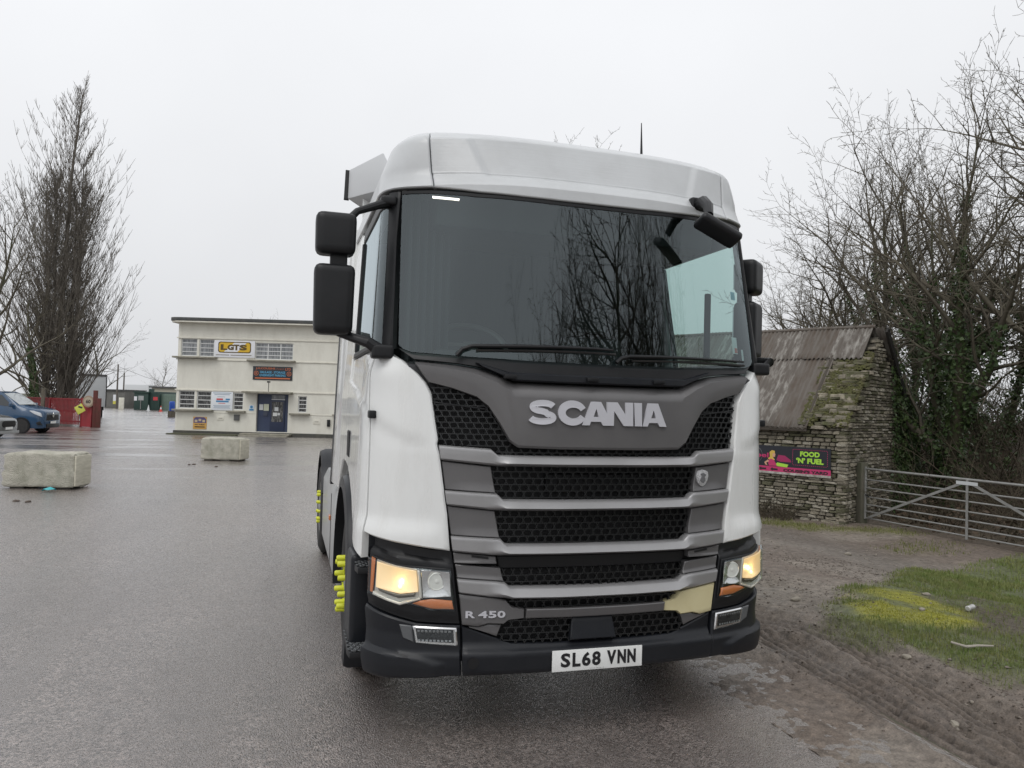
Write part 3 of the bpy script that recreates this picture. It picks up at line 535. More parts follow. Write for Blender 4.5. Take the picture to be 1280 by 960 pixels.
for sg in LR:
    wheel(sg, 1.46, 1.215, .32); wheel(sg, 5.28, 1.24, .30, dual=False); wheel_in = None
    ty = MB(); ty.lathe([(sg*a, b) for a, b in [(.60, .29), (.60, .46), (.63, .525), (.85, .525), (.88, .46), (.88, .29)]], 'x', (0, 5.28, .525), 40); ty.build('inner_tyre', M_RUBBER, lorry, smooth=40)
    for a0, a1, dr in ((20, 78, .03), (79, 140, 0), (141, 172, .02)):
        mb = MB(); A = [R(a0 + (a1-a0)*i/10) for i in range(11)]; vs = []
        for a in A:
            for x, r_ in ((1.255, .60+dr), (1.25, .645+dr), (1.20, .665+dr), (.62, .665+dr), (.62, .64+dr), (1.21, .62+dr)): vs.append((sg*x, 5.28 - r_*math.cos(a), .525 + r_*math.sin(a)))
        k = 6; mb.add(vs, [(i*k+j, i*k+(j+1) % k, (i+1)*k+(j+1) % k, (i+1)*k+j) for i in range(10) for j in range(k)] + [tuple(range(k)), tuple(10*k+j for j in range(k))]); mb.build('mudguard', M_BUMPER, lorry, smooth=50)
# --- lettering
def letter_mesh(polys, x0, w, z0, h, depth, off, name='letter'):
    cu = bpy.data.curves.new('l', 'CURVE'); cu.dimensions = '2D'; cu.fill_mode = 'BOTH'; cu.extrude = .02
    for poly in polys:
        sp = cu.splines.new('POLY'); sp.points.add(len(poly)-1)
        for q, (x, z) in zip(sp.points, poly): q.co = (x, z, 0, 1)
        sp.use_cyclic_u = True
    o = bpy.data.objects.new('l', cu); COL.objects.link(o); dg = bpy.context.evaluated_depsgraph_get(); me = bpy.data.meshes.new_from_object(o.evaluated_get(dg))
    bpy.data.objects.remove(o); bpy.data.curves.remove(cu)
    for v in me.vertices:
        x, z, d = v.co; v.co = S(x0 + x*w, z0 + z*h, off + (depth if d > 0 else 0))
    bm = bmesh.new(); bm.from_mesh(me); bmesh.ops.recalc_face_normals(bm, faces=bm.faces); bm.to_mesh(me); bm.free()
    return me
def stroke(path, wds):
    L_, R_ = [], []; n = len(path)
    for i, p in enumerate(path):
        a = path[max(i-1, 0)]; b = path[min(i+1, n-1)]; dx, dz = b[0]-a[0], b[1]-a[1]; l = math.hypot(dx, dz); w = wds(i/(n-1)) if callable(wds) else wds
        L_.append((p[0]-dz/l*w/2, p[1]+dx/l*w/2)); R_.append((p[0]+dz/l*w/2, p[1]-dx/l*w/2))
    return L_ + R_[::-1]
W_, X0_, Z0_, H_ = .806, -.428, 1.667, .128
AS = W_/H_      # aspect for designing in square units
arc = lambda cx, cz, rx, rz, a0, a1, n=22: [(cx + rx*math.cos(R(a0+(a1-a0)*i/n)), cz + rz*math.sin(R(a0+(a1-a0)*i/n))) for i in range(n+1)]
Spath = arc(.66, .715, .44, .165, 14, 262, 20) + [(.78, .50)] + arc(.62, .285, .48, .165, 62, -168, 20)
letters = [
    ('S', [stroke(Spath, .262)]),
    ('C', [stroke(arc(1.96, .5, .49, .375, 24, 336, 34), lambda t: .255+.07*math.sin(t*PI))]),
    ('A', [[(2.36, 0), (2.78, 1), (3.22, 1), (3.78, 0), (3.30, 0), (3.22, .155), (2.76, .155), (2.70, 0)], [(2.88, .36), (3.12, .36), (3.00, .70)]]),
    ('N', [[(3.80, 0), (3.50, .0), (3.50, 1), (3.98, 1), (4.36, .46), (4.36, 1), (4.70, 1), (4.70, 0), (4.26, 0), (3.82, .62)]]),
    ('I', [[(4.78, 0), (4.78, 1), (5.12, 1), (5.12, 0)]]),
    ('A', [[(5.14, 0), (5.42, 1), (5.90, 1), (6.297, 0), (5.96, 0), (5.88, .155), (5.46, .155), (5.38, 0)], [(5.56, .36), (5.80, .36), (5.68, .70)]])]
for ch, polys in letters:
    link('letter', letter_mesh(polys, X0_, W_/AS, Z0_, H_, .012, .020), M_SILVER, lorry)
def skin_text(body, s0, s1, z0, z1, m, parent, off, depth=.006, bold=.02, name='lettering'):
    me = text_mesh(body, s1-s0, z1-z0, 1., bold).copy()
    for v in me.vertices:
        x, d, z = v.co; v.co = S((s0+s1)/2 + x, (z0+z1)/2 + z, off + (depth if d < 0 else 0))
    return link(name, me, m, parent)
for b, s0, s1 in (('R', -.722, -.672), ('4', -.655, -.607), ('5', -.602, -.560), ('0', -.555, -.513)): skin_text(b, s0, s1, .653, .688, M_SILVER, lorry, -.004, .006, .03, 'letter')
plt = MB().box(-.26, .26, -.0265, -.022, .364, .475).build('number_plate', M_PLATE, lorry, bevel=.0015)
for b, x0, x1 in (('S', -.212, -.158), ('L', -.146, -.100), ('6', -.092, -.042), ('8', -.034, .016), ('V', .052, .106), ('N', .114, .164), ('N', .172, .222)):
    text(b, x1-x0, .074, M_INK, plt, ((x0+x1)/2, -.0277, .4225), depth=.0012, bold=.05 if b in 'VN' else .035)
text('. . . . . . . . . .', .08, .004, M_INK, plt, (-.005, -.0272, .3715), depth=.001)
# round griffin-style shield badge on the flank panel, right of the grille
mb = MB(); bp = [(0, .048), (.022, .044), (.040, .034), (.044, .010), (.036, -.018), (.018, -.040), (0, -.047), (-.018, -.040), (-.036, -.018), (-.044, .010), (-.040, .034), (-.022, .044)]
for k, (sc, o0, o1) in enumerate(((1, -.016, -.004), (.78, -.004, -.001))):
    n = len(bp); vs = [S(.647 + x*sc, 1.378 + z*sc, o0) for x, z in bp] + [S(.647 + x*sc, 1.378 + z*sc, o1) for x, z in bp]
    mb.add(vs, [tuple(range(n)), tuple(range(2*n-1, n-1, -1))] + [(i, (i+1) % n, (i+1) % n+n, i+n) for i in range(n)])
bd = mb.build('shield_badge', mat('badge_silver', (.55, .55, .56), .4, .5, bump=.5, bscale=120), lorry, bevel=.003)
for poly in ([(-.02, -.012), (-.006, .012), (-.016, .026), (.004, .030), (.022, .018), (.010, .006), (.018, -.012), (.004, -.028), (-.008, -.024)],):
    mb = MB(); n = len(poly); mb.add([S(.647+x, 1.378+z, -.001) for x, z in poly] + [S(.647+x, 1.378+z, .003) for x, z in poly], [tuple(range(n)), tuple(range(2*n-1, n-1, -1))] + [(i, (i+1) % n, (i+1) % n+n, i+n) for i in range(n)]); mb.build('badge_relief', mat('badge_dark', (.2, .2, .21), .4, .5), bd)
hk = MB().lathe([(0, .03), (.004, .026), (.03, .025), (.03, 0)], 'y', S(-.675, .426, .022), 16).build('tow_eye_hole', M_DEEP, lorry)

# ================================================================== GROUND
def node_mat(name): 
    m = bpy.data.materials.new(name); m.use_nodes = True; MATS[name] = m; return m, m.node_tree.nodes, m.node_tree.links, m.node_tree.nodes['Principled BSDF']
def grid_mesh(name, xs, ys, zf, m, cols=None):
    X, Y = np.meshgrid(np.asarray(xs, float), np.asarray(ys, float)); Z = zf(X, Y); nx, ny = len(xs), len(ys)
    me = bpy.data.meshes.new(name); co = np.stack([X, Y, Z], -1).reshape(-1, 3)
    i = np.arange(ny-1)[:, None]*nx + np.arange(nx-1)[None, :]; F = np.stack([i, i+1, i+nx+1, i+nx], -1).reshape(-1, 4)
    me.vertices.add(len(co)); me.vertices.foreach_set('co', co.ravel()); me.loops.add(F.size); me.loops.foreach_set('vertex_index', F.ravel().astype(np.int32))
    me.polygons.add(len(F)); me.polygons.foreach_set('loop_start', np.arange(0, F.size, 4, dtype=np.int32)); me.polygons.foreach_set('use_smooth', np.ones(len(F), bool)); me.update(); me.validate()
    if cols is not None:
        at = me.color_attributes.new('zone', 'FLOAT_COLOR', 'POINT'); c = cols(X, Y); at.data.foreach_set('color', c.reshape(-1, 4).astype(np.float32).ravel())
    o = link(name, me, m); return o
# asphalt: fine stone chippings, damp, with polished wheel tracks and wet patches farther out
m, N, L, P = node_mat('damp_asphalt')
tc = N.new('ShaderNodeTexCoord')
def nz(scale, det=4, vec=None, stretch=None, rough=.6):
    n = N.new('ShaderNodeTexNoise'); n.inputs['Scale'].default_value = scale; n.inputs['Detail'].default_value = det; n.inputs['Roughness'].default_value = rough
    if stretch:
        mp = N.new('ShaderNodeMapping'); mp.inputs['Scale'].default_value = stretch; mp.inputs['Rotation'].default_value = (0, 0, R(8)); L.new(tc.outputs['Object'], mp.inputs[0]); L.new(mp.outputs[0], n.inputs['Vector'])
    else: L.new(tc.outputs['Object'], n.inputs['Vector'])
    return n.outputs['Fac']
def mr(x, a, b, c=0., d=1.):
    q = N.new('ShaderNodeMapRange'); q.inputs[1].default_value = a; q.inputs[2].default_value = b; q.inputs[3].default_value = c; q.inputs[4].default_value = d; L.new(x, q.inputs[0]); return q.outputs[0]
def mixc(f, a, b):
    x = N.new('ShaderNodeMix'); x.data_type = 'RGBA'
    for i, v in ((6, a), (7, b)):
        if isinstance(v, tuple): x.inputs[i].default_value = (*v, 1)
        else: L.new(v, x.inputs[i])
    if isinstance(f, float): x.inputs[0].default_value = f
    else: L.new(f, x.inputs[0])
    return x.outputs[2]
def math_(op, a, b):
    x = N.new('ShaderNodeMath'); x.operation = op
    for i, v in enumerate((a, b)):
        if isinstance(v, (int, float)): x.inputs[i].default_value = v
        else: L.new(v, x.inputs[i])
    return x.outputs[0]
vor = N.new('ShaderNodeTexVoronoi'); vor.inputs['Scale'].default_value = 75; L.new(tc.outputs['Object'], vor.inputs['Vector'])
sepc = N.new('ShaderNodeSeparateColor'); L.new(vor.outputs['Color'], sepc.inputs[0])
chip = mixc(mr(sepc.outputs[0], 0, 1), (.024, .019, .016), (.40, .335, .305))
vor2 = N.new('ShaderNodeTexVoronoi'); vor2.inputs['Scale'].default_value = 48; L.new(tc.outputs['Object'], vor2.inputs['Vector'])
sepc2 = N.new('ShaderNodeSeparateColor'); L.new(vor2.outputs['Color'], sepc2.inputs[0])
chip = mixc(mr(sepc2.outputs[1], 0, 1, 0., .45), chip, (.082, .065, .057))
fine = nz(160, 3); chip2 = mixc(mr(fine, .4, .75, 0., .35), chip, (.118, .095, .085))
mud = mixc(mr(nz(.55, 6, stretch=(1, .35, 1)), .42, .68), chip2, (.094, .074, .065))
track = mixc(mr(nz(1.0, 3, stretch=(2.2, .04, 1)), .47, .60, 0., .8), mud, (.140, .116, .105))
sepp = N.new('ShaderNodeSeparateXYZ'); L.new(tc.outputs['Object'], sepp.inputs[0])
farw = mr(sepp.outputs['Y'], 8, 24)
wetn = mr(nz(.35, 5, stretch=(.5, 1.6, 1)), .50, .60); wet = math_('MULTIPLY', wetn, mr(farw, 0, 1, .12, 1.))
blot = mixc(math_('MULTIPLY', mr(nz(5, 6), .45, .72), .45), track, (.066, .052, .046))
stain = math_('MULTIPLY', mr(math_('ADD', sepp.outputs['X'], mr(nz(1.6, 6), .2, .8, -.7, .7)), .55, 1.35), mr(sepp.outputs['Y'], 3.5, 1.5))
blot = mixc(math_('MULTIPLY', stain, .95), blot, mixc(mr(nz(14, 8), .3, .7), (.12, .098, .083), (.23, .20, .172)))
L.new(mixc(math_('MULTIPLY', wet, .6), blot, (.05, .046, .044)), P.inputs['Base Color'])
rbase = mr(nz(.8, 5, stretch=(1, .3, 1)), .35, .65, .26, .44)
rr = N.new('ShaderNodeMix'); rr.data_type = 'FLOAT'; L.new(wet, rr.inputs[0]); L.new(rbase, rr.inputs[2]); rr.inputs[3].default_value = .13; L.new(rr.outputs[0], P.inputs['Roughness'])
P.inputs['Specular IOR Level'].default_value = .9
P.inputs['Coat Weight'].default_value = 1.; L.new(mr(sepc.outputs[2], 0, 1, .08, .42), P.inputs['Coat Roughness']); P.inputs['Coat IOR'].default_value = 1.8
bp_ = N.new('ShaderNodeBump'); bp_.inputs['Distance'].default_value = .005; L.new(mr(wet, 0, 1, 1., .10), bp_.inputs['Strength'])
vor3 = N.new('ShaderNodeTexVoronoi'); vor3.inputs['Scale'].default_value = 120; L.new(tc.outputs['Object'], vor3.inputs['Vector'])
L.new(math_('ADD', math_('MULTIPLY', vor3.outputs['Distance'], -1.0), math_('MULTIPLY', nz(150, 3), .7)), bp_.inputs['Height']); L.new(bp_.outputs[0], P.inputs['Normal']); L.new(bp_.outputs[0], P.inputs['Coat Normal'])
M_ASPH = m
# bare ground: earth colours come from where mud, gravel, moss, grass and leaf litter lie
m, N, L, P = node_mat('verge_earth'); tc = N.new('ShaderNodeTexCoord')
ca = N.new('ShaderNodeVertexColor'); ca.layer_name = 'zone'
v1 = mr(nz(14, 8), .3, .7, .62, 1.38); v2 = mr(nz(90, 5), .25, .75, .6, 1.4)
sc_ = N.new('ShaderNodeVectorMath'); sc_.operation = 'SCALE'; L.new(ca.outputs[0], sc_.inputs[0]); L.new(math_('MULTIPLY', v1, v2), sc_.inputs['Scale'])
vor = N.new('ShaderNodeTexVoronoi'); vor.inputs['Scale'].default_value = 42; L.new(tc.outputs['Object'], vor.inputs['Vector'])
peb = math_('MULTIPLY', mr(vor.outputs['Distance'], .10, .22, 1, 0), mr(nz(3, 3), .48, .62))
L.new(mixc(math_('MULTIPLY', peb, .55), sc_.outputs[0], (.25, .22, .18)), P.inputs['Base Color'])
P.inputs['Roughness'].default_value = .7; P.inputs['Specular IOR Level'].default_value = .35
L.new(mr(nz(2.2, 4), .4, .62, .42, .85), P.inputs['Roughness'])
b_ = N.new('ShaderNodeBump'); b_.inputs['Strength'].default_value = .9; b_.inputs['Distance'].default_value = .03; L.new(math_('ADD', nz(22, 8), math_('MULTIPLY', peb, .3)), b_.inputs['Height']); L.new(b_.outputs[0], P.inputs['Normal'])
M_EARTH = m
def spaced(lo, hi, c0, c1, fine, coarse, gr=.12):
    out = [lo]; x = lo
    while x < hi:
        d = fine if c0 <= x <= c1 else min(coarse, fine + gr*(c0-x if x < c0 else x-c1)); d = max(d, fine); x += d; out.append(x)
    return out
xs = spaced(-600, 600, -40, 25, 1., 60); ys = spaced(-400, 900, -10, 60, 1., 60)
o = grid_mesh('ground', xs, ys, lambda x, y: gz(x, y) - .035 - .2*((x > 2.5) & (x < 24) & (y > -2.5) & (y < 24)), mat('rough_field', (.075, .066, .048), .9, col2=(.055, .062, .03), nscale=.3, bump=.6, bscale=6, bdist=.08)); tag(o, kind='structure')
o = grid_mesh('road', spaced(-70, 2.4, -12, 3, .25, 3), spaced(-30, 150, -6, 30, .5, 3), lambda x, y: gz(x, y) + .010*(noise2(x, y, 3, 3, .35)-.5)*np.clip((y-9)/6, 0, 1) - .2*np.clip((x-1.85)/.3, 0, 1), M_ASPH); tag(o, kind='structure')

def seg_dist(X, Y, pts):
    D = np.full_like(X, 1e9); T = np.zeros_like(X); acc = 0.
    for (a, b), (c, d) in zip(pts, pts[1:]):
        l2 = (c-a)**2 + (d-b)**2; t = np.clip(((X-a)*(c-a)+(Y-b)*(d-b))/l2, 0, 1); q = np.hypot(X-a-t*(c-a), Y-b-t*(d-b)); k = q < D
        D = np.where(k, q, D); T = np.where(k, acc + t*math.sqrt(l2), T); acc += math.sqrt(l2)
    return D, T
def in_poly(X, Y, poly):
    c = np.zeros(X.shape, bool)
    for i in range(len(poly)):
        (a, b), (d, e) = poly[i-1], poly[i]
        if b == e: continue
        c ^= ((b > Y) != (e > Y)) & (X < (d-a)*(Y-b)/(e-b)+a)
    return c
def soft_poly(X, Y, poly, w=.25, amp=.3, seed=1, f=2.5):
    nxx = (noise2(X, Y, seed, 4, f)-.5)*2*amp; nyy = (noise2(X, Y, seed+7, 4, f)-.5)*2*amp
    ins = in_poly(X+nxx, Y+nyy, poly); D, _ = seg_dist(X+nxx, Y+nyy, poly+[poly[0]]); return np.clip(.5 + np.where(ins, D, -D)/w, 0, 1)
GRASS = [(2.75, 1.55), (3.3, 2.0), (4.3, 2.75), (6.0, 3.9), (9.3, 5.3), (16, 6.2), (16, -4), (3.8, -4), (3.05, -.2), (2.85, .7)]
MOSS = [(4.09, 2.45), (4.5, 2.2), (3.95, 1.15), (3.6, 1.05), (3.05, 1.45), (3.15, 1.75)]
MOSS2 = [(7.6, 6.1), (8.7, 6.7), (9.3, 6.35), (8.5, 5.75)]
MOSS3 = [(6.6, 8.9), (7.6, 9.4), (8.6, 8.5), (9.6, 7.9), (9.4, 7.3), (8.4, 7.7), (7.2, 8.35)]
RUT1 = [(2.1, 2.1), (2.3, 1.78), (2.49, 1.55), (2.59, 1.1), (2.51, .54), (2.39, .02), (2.27, -.42), (2.22, -.8), (2.15, -2)]
RUT2 = [(2.06, 1.5), (2.03, 1.04), (2.0, .41), (1.95, -.05), (1.91, -.54), (1.9, -2)]
BARE = [(4.2, 1.9), (5.2, 2.1), (4.9, 1.0), (4.1, .7), (3.7, .95)]
def verge_masks(X, Y):
    g = soft_poly(X, Y, GRASS, .3, .28, 2, 2.0); ms = soft_poly(X, Y, MOSS, .25, .2, 4, 4); m2 = np.maximum(soft_poly(X, Y, MOSS2, .5, .3, 5, 3), soft_poly(X, Y, MOSS3, .6, .35, 6, 2.5))
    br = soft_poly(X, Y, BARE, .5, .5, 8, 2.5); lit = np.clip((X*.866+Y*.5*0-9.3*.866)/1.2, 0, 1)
    return g, ms, m2, br, lit
def rib(D, T): return np.clip(.5+.75*np.cos(2*PI*D/.075), 0, 1)*(.55+.45*np.clip(.5+1.2*np.sin(T*2*PI/.07+D*40), 0, 1))
def verge_z(X, Y):
    g, ms, m2, br, lit = verge_masks(X, Y)
    edge = np.clip((X-1.50-.5*np.clip((Y-.2)/1.5, -.3, .6)+.22*(noise2(X, Y, 9, 3, 1.6)-.5)*2)/1.2, -1, 1)
    z = gz(X, Y) - .012 + .034*(edge*.5+.5)
    rough = (noise2(X, Y, 1, 5, 3.)-.5)*.05 + (noise2(X, Y, 2, 4, 14.)-.5)*.025
    z = z + ((noise2(X, Y, 14, 3, 6.)-.5)*.016+(noise2(X, Y, 15, 2, 26.)-.5)*.022)*np.clip(1.1-np.abs(edge)*.8, 0, 1) + rough*np.clip(edge+.2, 0, 1)*(1-.5*g) + g*(.045 + (noise2(X, Y, 6, 3, 1.2)-.5)*.08) + ms*.02
    for pts, dep, w in ((RUT1, .085, .14), (RUT2, .06, .13)):
        D, T = seg_dist(X + (noise2(X, Y, 12, 3, 2)-.5)*.05, Y, pts); env = np.clip(1.25-D/(w*1.5), 0, 1)
        z = z - dep*.55*np.clip(env*1.5, 0, 1) - dep*.5*env*(rib(D, T)) + .03*np.exp(-((D-w*2.1)/.06)**2)*(.4+noise2(X, Y, 16, 3, 5.))
    bank = np.clip((X*.9 + Y*.3 - 13.2)/6, 0, 1); z = z + bank*bank*1.6
    return z
def verge_c(X, Y):
    g, ms, m2, br, lit = verge_masks(X, Y); n = noise2(X, Y, 21, 5, 1.1); n2 = noise2(X, Y, 22, 4, .5)
    C = np.zeros(X.shape+(4,)); C[..., 3] = 1
    def put(col, f):
        for k in range(3): C[..., k] = C[..., k]*(1-f) + col[k]*f
    put((.155, .126, .104), np.ones_like(X)); put((.225, .195, .165), np.clip((n-.45)*5, 0, 1)*.8)
    put((.165, .145, .12), np.exp(-((X-2.9)**2/.5+(Y-2.6)**2/1.6))*.8); put((.125, .112, .10), np.clip((X-4)/2, 0, 1)*np.clip((8-X)/1.5, 0, 1)*.6)
    for pts in (RUT1, RUT2):
        D, T = seg_dist(X + (noise2(X, Y, 12, 3, 2)-.5)*.05, Y, pts); env = np.clip(1.25-D/.2, 0, 1); put((.11, .088, .072), np.exp(-(D/.3)**2)*.7); put((.035, .027, .022), env*rib(D, T)*.8)
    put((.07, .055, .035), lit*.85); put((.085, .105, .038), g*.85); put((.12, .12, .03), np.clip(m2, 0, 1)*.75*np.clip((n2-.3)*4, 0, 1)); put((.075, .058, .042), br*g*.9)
    put((.24, .235, .030), ms*np.clip((noise2(X, Y, 23, 4, 3.)-.33)*5, .1, 1)*.9)
    return C
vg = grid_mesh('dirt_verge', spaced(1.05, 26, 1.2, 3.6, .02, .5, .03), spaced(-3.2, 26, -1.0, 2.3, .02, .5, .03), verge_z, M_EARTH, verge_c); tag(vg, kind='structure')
def vz(x, y): return float(verge_z(np.array([[float(x)]]), np.array([[float(y)]]))[0, 0])

# grass blades
def blades(name, n, seed, region, hmin, hmax, w, m, keep, label, cat, lean=.5):
    rg = np.random.default_rng(seed); x0, x1, y0, y1 = region; X = rg.uniform(x0, x1, n); Y = rg.uniform(y0, y1, n); k = keep(X, Y) > rg.random(n); X = X[k]; Y = Y[k]; n = len(X)
    Z = verge_z(X[None, :], Y[None, :])[0] - .005; h = rg.uniform(hmin, hmax, n)*(.5+noise2(X, Y, 31, 2, 2)); a = rg.uniform(0, 2*PI, n); la = rg.uniform(0, 2*PI, n); le = rg.uniform(.1, 1, n)*lean*h
    dx, dy = np.cos(a)*w/2, np.sin(a)*w/2; lx, ly = np.cos(la)*le, np.sin(la)*le
    V = np.stack([np.stack([X-dx, Y-dy, Z], -1), np.stack([X+dx, Y+dy, Z], -1), np.stack([X+dx*.7+lx*.4, Y+dy*.7+ly*.4, Z+h*.6], -1), np.stack([X-dx*.7+lx*.4, Y-dy*.7+ly*.4, Z+h*.6], -1), np.stack([X+lx, Y+ly, Z+h*.9], -1)], 1).reshape(-1, 3)
    b = np.arange(n)*5; loops = np.stack([b, b+1, b+2, b+3, b+3, b+2, b+4], -1).ravel(); st = (np.arange(n)[:, None]*7 + np.array([0, 4])[None]).ravel()
    me = bpy.data.meshes.new(name); me.vertices.add(len(V)); me.vertices.foreach_set('co', V.ravel()); me.loops.add(len(loops)); me.loops.foreach_set('vertex_index', loops.astype(np.int32)); me.polygons.add(len(st)); me.polygons.foreach_set('loop_start', st.astype(np.int32)); me.update(); me.validate()
    o = link(name, me, m); tag(o, label, cat, kind='stuff'); return o
def grass_keep(X, Y):
    g, ms, m2, br, lit = verge_masks(X[None], Y[None]); return (g*(1-.97*ms)*(1-.8*br)*np.clip((noise2(X[None], Y[None], 41, 4, 2.5)-.28)*3.5, .05, 1))[0]
M_GRASS = mat('winter_grass', (.125, .180, .044), .6, col2=(.21, .21, .085), nscale=5, spec=.25)
blades('grass', 120000, 5, (2.5, 6.2, -1.6, 4.2), .015, .055, .005, M_GRASS, grass_keep, 'short green winter grass on the muddy verge', 'grass')
blades('grass', 60000, 6, (6.0, 13., -1., 6.5), .025, .075, .010, M_GRASS, grass_keep, 'coarse green grass before the metal field gate', 'grass')
blades('grass', 9000, 8, (6.5, 10.5, 5.4, 9.6), .03, .08, .010, mat('mossy_grass', (.14, .16, .03), .7, col2=(.10, .11, .03), nscale=4), lambda X, Y: verge_masks(X[None], Y[None])[2][0]*.8, 'mossy grass strip along the foot of the stone barn', 'grass')
blades('moss', 16000, 9, (3.0, 4.6, .9, 2.6), .006, .016, .007, mat('moss_tuft', (.29, .28, .025), .9, col2=(.19, .20, .03), nscale=6), lambda X, Y: verge_masks(X[None], Y[None])[1][0]*np.clip((noise2(X, Y, 23, 4, 3.)-.36)*5, .03, 1), 'bright yellow green moss on trodden earth', 'moss')
# loose grit and clods trodden into the mud
def grit(name, n, seed, region, smin, smax, m, keep, label):
    rg = np.random.default_rng(seed); x0, x1, y0, y1 = region; X = rg.uniform(x0, x1, n); Y = rg.uniform(y0, y1, n); k = keep(X, Y) > rg.random(n); X = X[k]; Y = Y[k]; n = len(X); Z = verge_z(X[None], Y[None])[0]
    o6 = np.array([[1, 0, 0], [-1, 0, 0], [0, 1, 0], [0, -1, 0], [0, 0, 1], [0, 0, -1.]]); s = smin + (smax-smin)*rg.random(n)**3
    V = o6[None]*s[:, None, None]*rg.uniform(.55, 1.3, (n, 6, 1)) + rg.normal(0, .22, (n, 6, 3))*s[:, None, None]; V[..., 2] *= .7; V += np.stack([X, Y, Z + s*.15], -1)[:, None, :]
    f8 = np.array([[0, 2, 4], [2, 1, 4], [1, 3, 4], [3, 0, 4], [2, 0, 5], [1, 2, 5], [3, 1, 5], [0, 3, 5]]); F = (np.arange(n)[:, None, None]*6 + f8[None]).reshape(-1, 3)
    me = bpy.data.meshes.new(name); V = V.reshape(-1, 3); me.vertices.add(len(V)); me.vertices.foreach_set('co', V.astype(np.float32).ravel()); me.loops.add(F.size); me.loops.foreach_set('vertex_index', F.astype(np.int32).ravel()); me.polygons.add(len(F)); me.polygons.foreach_set('loop_start', np.arange(0, F.size, 3, dtype=np.int32)); me.update()
    tag(link(name, me, m), label, 'grit', kind='stuff')
on_mud = lambda X, Y: np.clip((X-1.45+.25*(noise2(X, Y, 3, 3, 2)-.5))/.5, 0, 1)*(1-.75*verge_masks(X[None], Y[None])[0][0])*np.clip((noise2(X, Y, 61, 3, 1.6)-.3)*3, .1, 1)*np.clip(np.minimum(seg_dist(X, Y, RUT1)[0], seg_dist(X, Y, RUT2)[0])/.22, .08, 1)
grit('mud_grit', 22000, 61, (1.4, 5.5, -1.8, 4.5), .003, .014, mat('mud_crumb', (.085, .066, .053), .9, col2=(.14, .12, .10), nscale=9), on_mud, 'crumbs of mud and grit along the rutted verge')
grit('pale_grit', 5000, 62, (1.5, 8.5, -1.8, 8.5), .004, .026, mat('pale_grit', (.24, .21, .175), .85, col2=(.16, .14, .12), nscale=20), on_mud, 'pale gravel scattered over the dirt yard')
# litter and stones lying about (each its own thing)
random.seed(4)
def lump(name, seed, size, m, loc, label, cat, group=None, rz=0, sub=2):
    bm = bmesh.new(); bmesh.ops.create_icosphere(bm, subdivisions=sub, radius=.5); r_ = random.Random(seed)
    for v in bm.verts: v.co *= 1 + r_.uniform(-.22, .18)
    for v in bm.verts: v.co.x *= size[0]; v.co.y *= size[1]; v.co.z *= size[2]
    me = bpy.data.meshes.new(name); bm.to_mesh(me); bm.free(); o = link(name, me, m, None, 60); o.location = (loc[0], loc[1], loc[2]); o.rotation_euler = (0, 0, rz); return tag(o, label, cat, group)
M_STONE = mat('pale_stone', (.30, .27, .22), .8, col2=(.20, .18, .15), nscale=20, bump=.4, bscale=60)
for i, (x, y, s, lb) in enumerate([(2.95, 2.21, .07, 'smooth pale stone on the bare earth beside the lorry'), (2.15, -.28, .06, 'pinkish broken stone lying between the tyre ruts'), (2.75, .69, .06, 'pale stone at the ragged edge of the grass'), (4.4, 2.15, .06, 'white stone on the top edge of the yellow moss'), (3.75, 1.55, .05, 'small white stone on the yellow moss'), (2.62, -.75, .09, 'brown clod of mud beside the deep rut'), (6.1, 5.2, .07, 'small stone out on the dirt yard')]):
    lump('stone', i, (s*1.4, s, s*.7), M_STONE if i != 5 else mat('clod', (.09, .07, .055), .9), (x, y, vz(x, y)+s*.2), lb, 'stone', None, i*.9)
t = empty('drinks_can', (4.32, 1.58, vz(4.32, 1.58)+.035)); t.rotation_euler = (0, 0, .4); t.scale = (.75,)*3; tag(t, 'crushed white drinks can lying in the bare patch of grass', 'can')
MB().lathe([(-.085, .024), (-.078, .032), (-.02, .030), (0, .026), (.03, .031), (.076, .032), (.084, .024)], 'x', (0, 0, 0), 16).build('can_body', mat('can_white', (.5, .5, .49), .4, .3), t); MB().lathe([(.084, .022), (.086, .021), (.0865, 0)], 'x', (0, 0, 0), 16).build('can_lid', M_CHROME, t)
tag(MB().tube([(3.12, .66, vz(3.12, .66)+.05), (3.2, .60, vz(3.2, .6)+.03), (3.30, .59, vz(3.3, .59)+.035), (3.40, .55, vz(3.4, .55)+.045)], [.008, .011, .010, .006], 7).build('stick', mat('bleached_wood', (.34, .31, .27), .8)), 'bleached white stick lying on the grass edge', 'stick')
bm = MB(); rr_ = random.Random(3); pts = [(math.cos(a*PI/5)*(.11+rr_.uniform(-.03, .03)), math.sin(a*PI/5)*(.06+rr_.uniform(-.02, .02))) for a in range(10)]
bm.add([(x, y, .01+rr_.uniform(0, .05)) for x, y in pts] + [(0, 0, .09)], [(i, (i+1) % 10, 10) for i in range(10)]); o = bm.build('crumpled_wrapper', mat('teal_plastic', (.04, .38, .42), .4), None, smooth=None); o.location = (-5.62, 11.42, gz1(-5.6, 11.4)); tag(o, 'crumpled teal plastic wrapper in front of the concrete block', 'litter')
for i, (x, y) in enumerate([(-5.75, 10.1), (-5.55, 10.0), (-4.0, 17.2), (-3.9, 17.3), (-3.3, 16.6)]):
    lump('dirt_clod', 20+i, (.11, .07, .04), mat('clod', (.09, .07, .055), .9), (x, y, gz1(x, y)+.01), 'small dark dirt clod dropped on the damp asphalt', 'clod', 'dirt clods on the asphalt', i)

